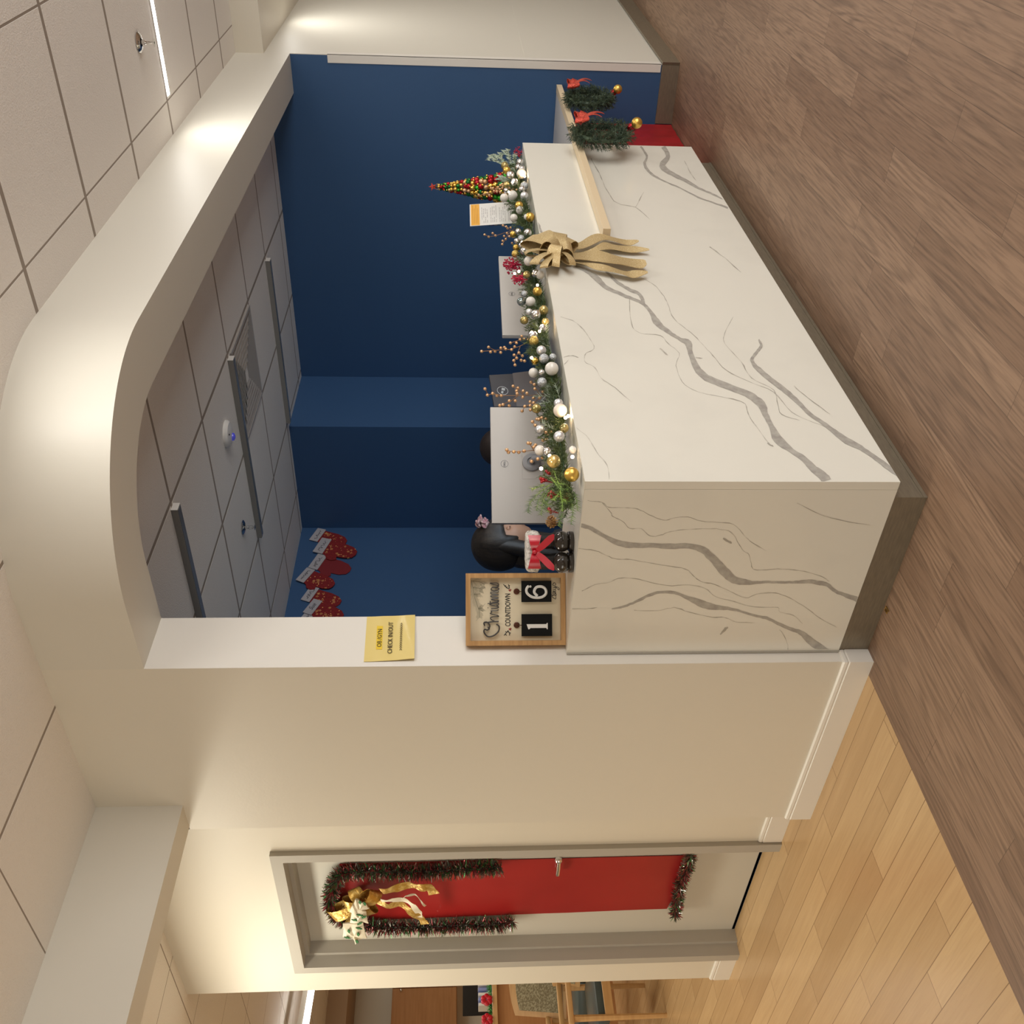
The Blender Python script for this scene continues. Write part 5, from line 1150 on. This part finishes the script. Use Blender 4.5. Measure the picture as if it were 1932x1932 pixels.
# ceiling light bar
la, lb = Pd(573, 1932, 7.6), Pd(580, 1868, 7.9)
t = thing('hanging_light_bar', V((la.x, la.y, la.z)), 'bright white linear light below the ceiling of the far room', 'ceiling light')
dl = (lb-la).normalized(); Ml = frame_mat(V((la.x-dl.x*.8, la.y-dl.y*.8, la.z-dl.z*.0)), V((dl.x, dl.y, 0)))
zc = la.z
MB(Ml).box((0, -.02, .005), (1.7, .08, .05)).build('housing', M['white'], t, smooth=0)
MB(Ml).box((0, -.022, -.03), (1.7, .075, .004)).build('diffuser', M['led'], t, smooth=0)
for x in (.2, 1.4): a = MB(Ml); a.tube([(x, .03, .05), (x, .03, BZ-zc+.0)], .004, 6); a.build('suspension_rod', M['white'], t)
# dropped brown soffit and grey return walls
MB().box((2.0, 8.9, 2.60), (9, 9.749, BZ+.01)).build('wall_soffit', mat('tan_wall', (.42, .30, .20), .7), smooth=0, **S)
# armchair with a patterned back, half hidden behind the wall end
fab = mat('leaf_fabric', (.20, .17, .10), .8, noise_=(85, (.36, .33, .22), .46, .60, 4, (1, .3, 1)), bump=(60, .3))
def armchair(o, ang, label, seatc):
    Mc = Matrix.Translation(o) @ Matrix.Rotation(ang, 4, 'Z'); t = thing('waiting_chair', o, label, 'chair')
    for s_ in (-1, 1):
        for (y_, h_) in ((-.25, .66), (.25, .62)):
            a = MB(Mc); a.tube([(s_*.29, y_, 0), (s_*.29, y_, h_)], [.017, .024], 8); a.build('leg', woodl, t)
        a = MB(Mc); a.bbox((s_*.29-.032, -.30, .64), (s_*.29+.032, .28, .675), .010); a.build('armrest', woodl, t, smooth=40)
        MB(Mc).bbox((s_*.29-.012, -.24, .36), (s_*.29+.012, .24, .42), .004).build('side_rail', woodl, t, smooth=0)
    a = MB(Mc); a.bbox((-.265, -.26, .38), (.265, .24, .47), .03); a.build('seat', seatc, t, smooth=40)
    a = MB(Mc); n_ = 10; vs = []
    for i in range(n_+1):
        x = -.27+.54*i/n_; b_ = .045*(1-(x/.27)**2); tz = .93+.05*(1-(x/.27)**2)
        vs += [(x, .24+b_, .50), (x, .33+b_, tz), (x, .36+b_, tz), (x, .27+b_, .50)]
    fs = [(4*i+j, 4*i+4+j, 4*i+4+(j+1) % 4, 4*i+(j+1) % 4) for i in range(n_) for j in range(4)]+[(0, 1, 2, 3), (4*n_+3, 4*n_+2, 4*n_+1, 4*n_)]
    a.add(vs, fs); a.build('back_frame', woodl, t, smooth=40)
    a = MB(Mc); vs = []
    for i in range(n_+1):
        x = -.22+.44*i/n_; b_ = .045*(1-(x/.27)**2); tz = .88+.045*(1-(x/.27)**2)
        vs += [(x, .225+b_, .54), (x, .300+b_, tz), (x, .335+b_, tz), (x, .26+b_, .54)]
    a.add(vs, fs); a.build('back_cushion', fab, t, smooth=40)
    return t
pc = px(1238, 1905, 2, 0)
slate = mat('slate_vinyl', (.06, .085, .09), .3)
pc = px(1236, 1886, 2, 0)
armchair(V((pc.x, pc.y, 0)), radians(-88), 'wooden waiting-room armchair with leaf-patterned back cushion past the end of the left wall', slate)
q2 = at(1200, 1884, 7.75)
armchair(V((q2.x, q2.y, 0)), radians(-50), 'second wooden armchair facing this way with its leaf-patterned back showing above the first chair', slate)
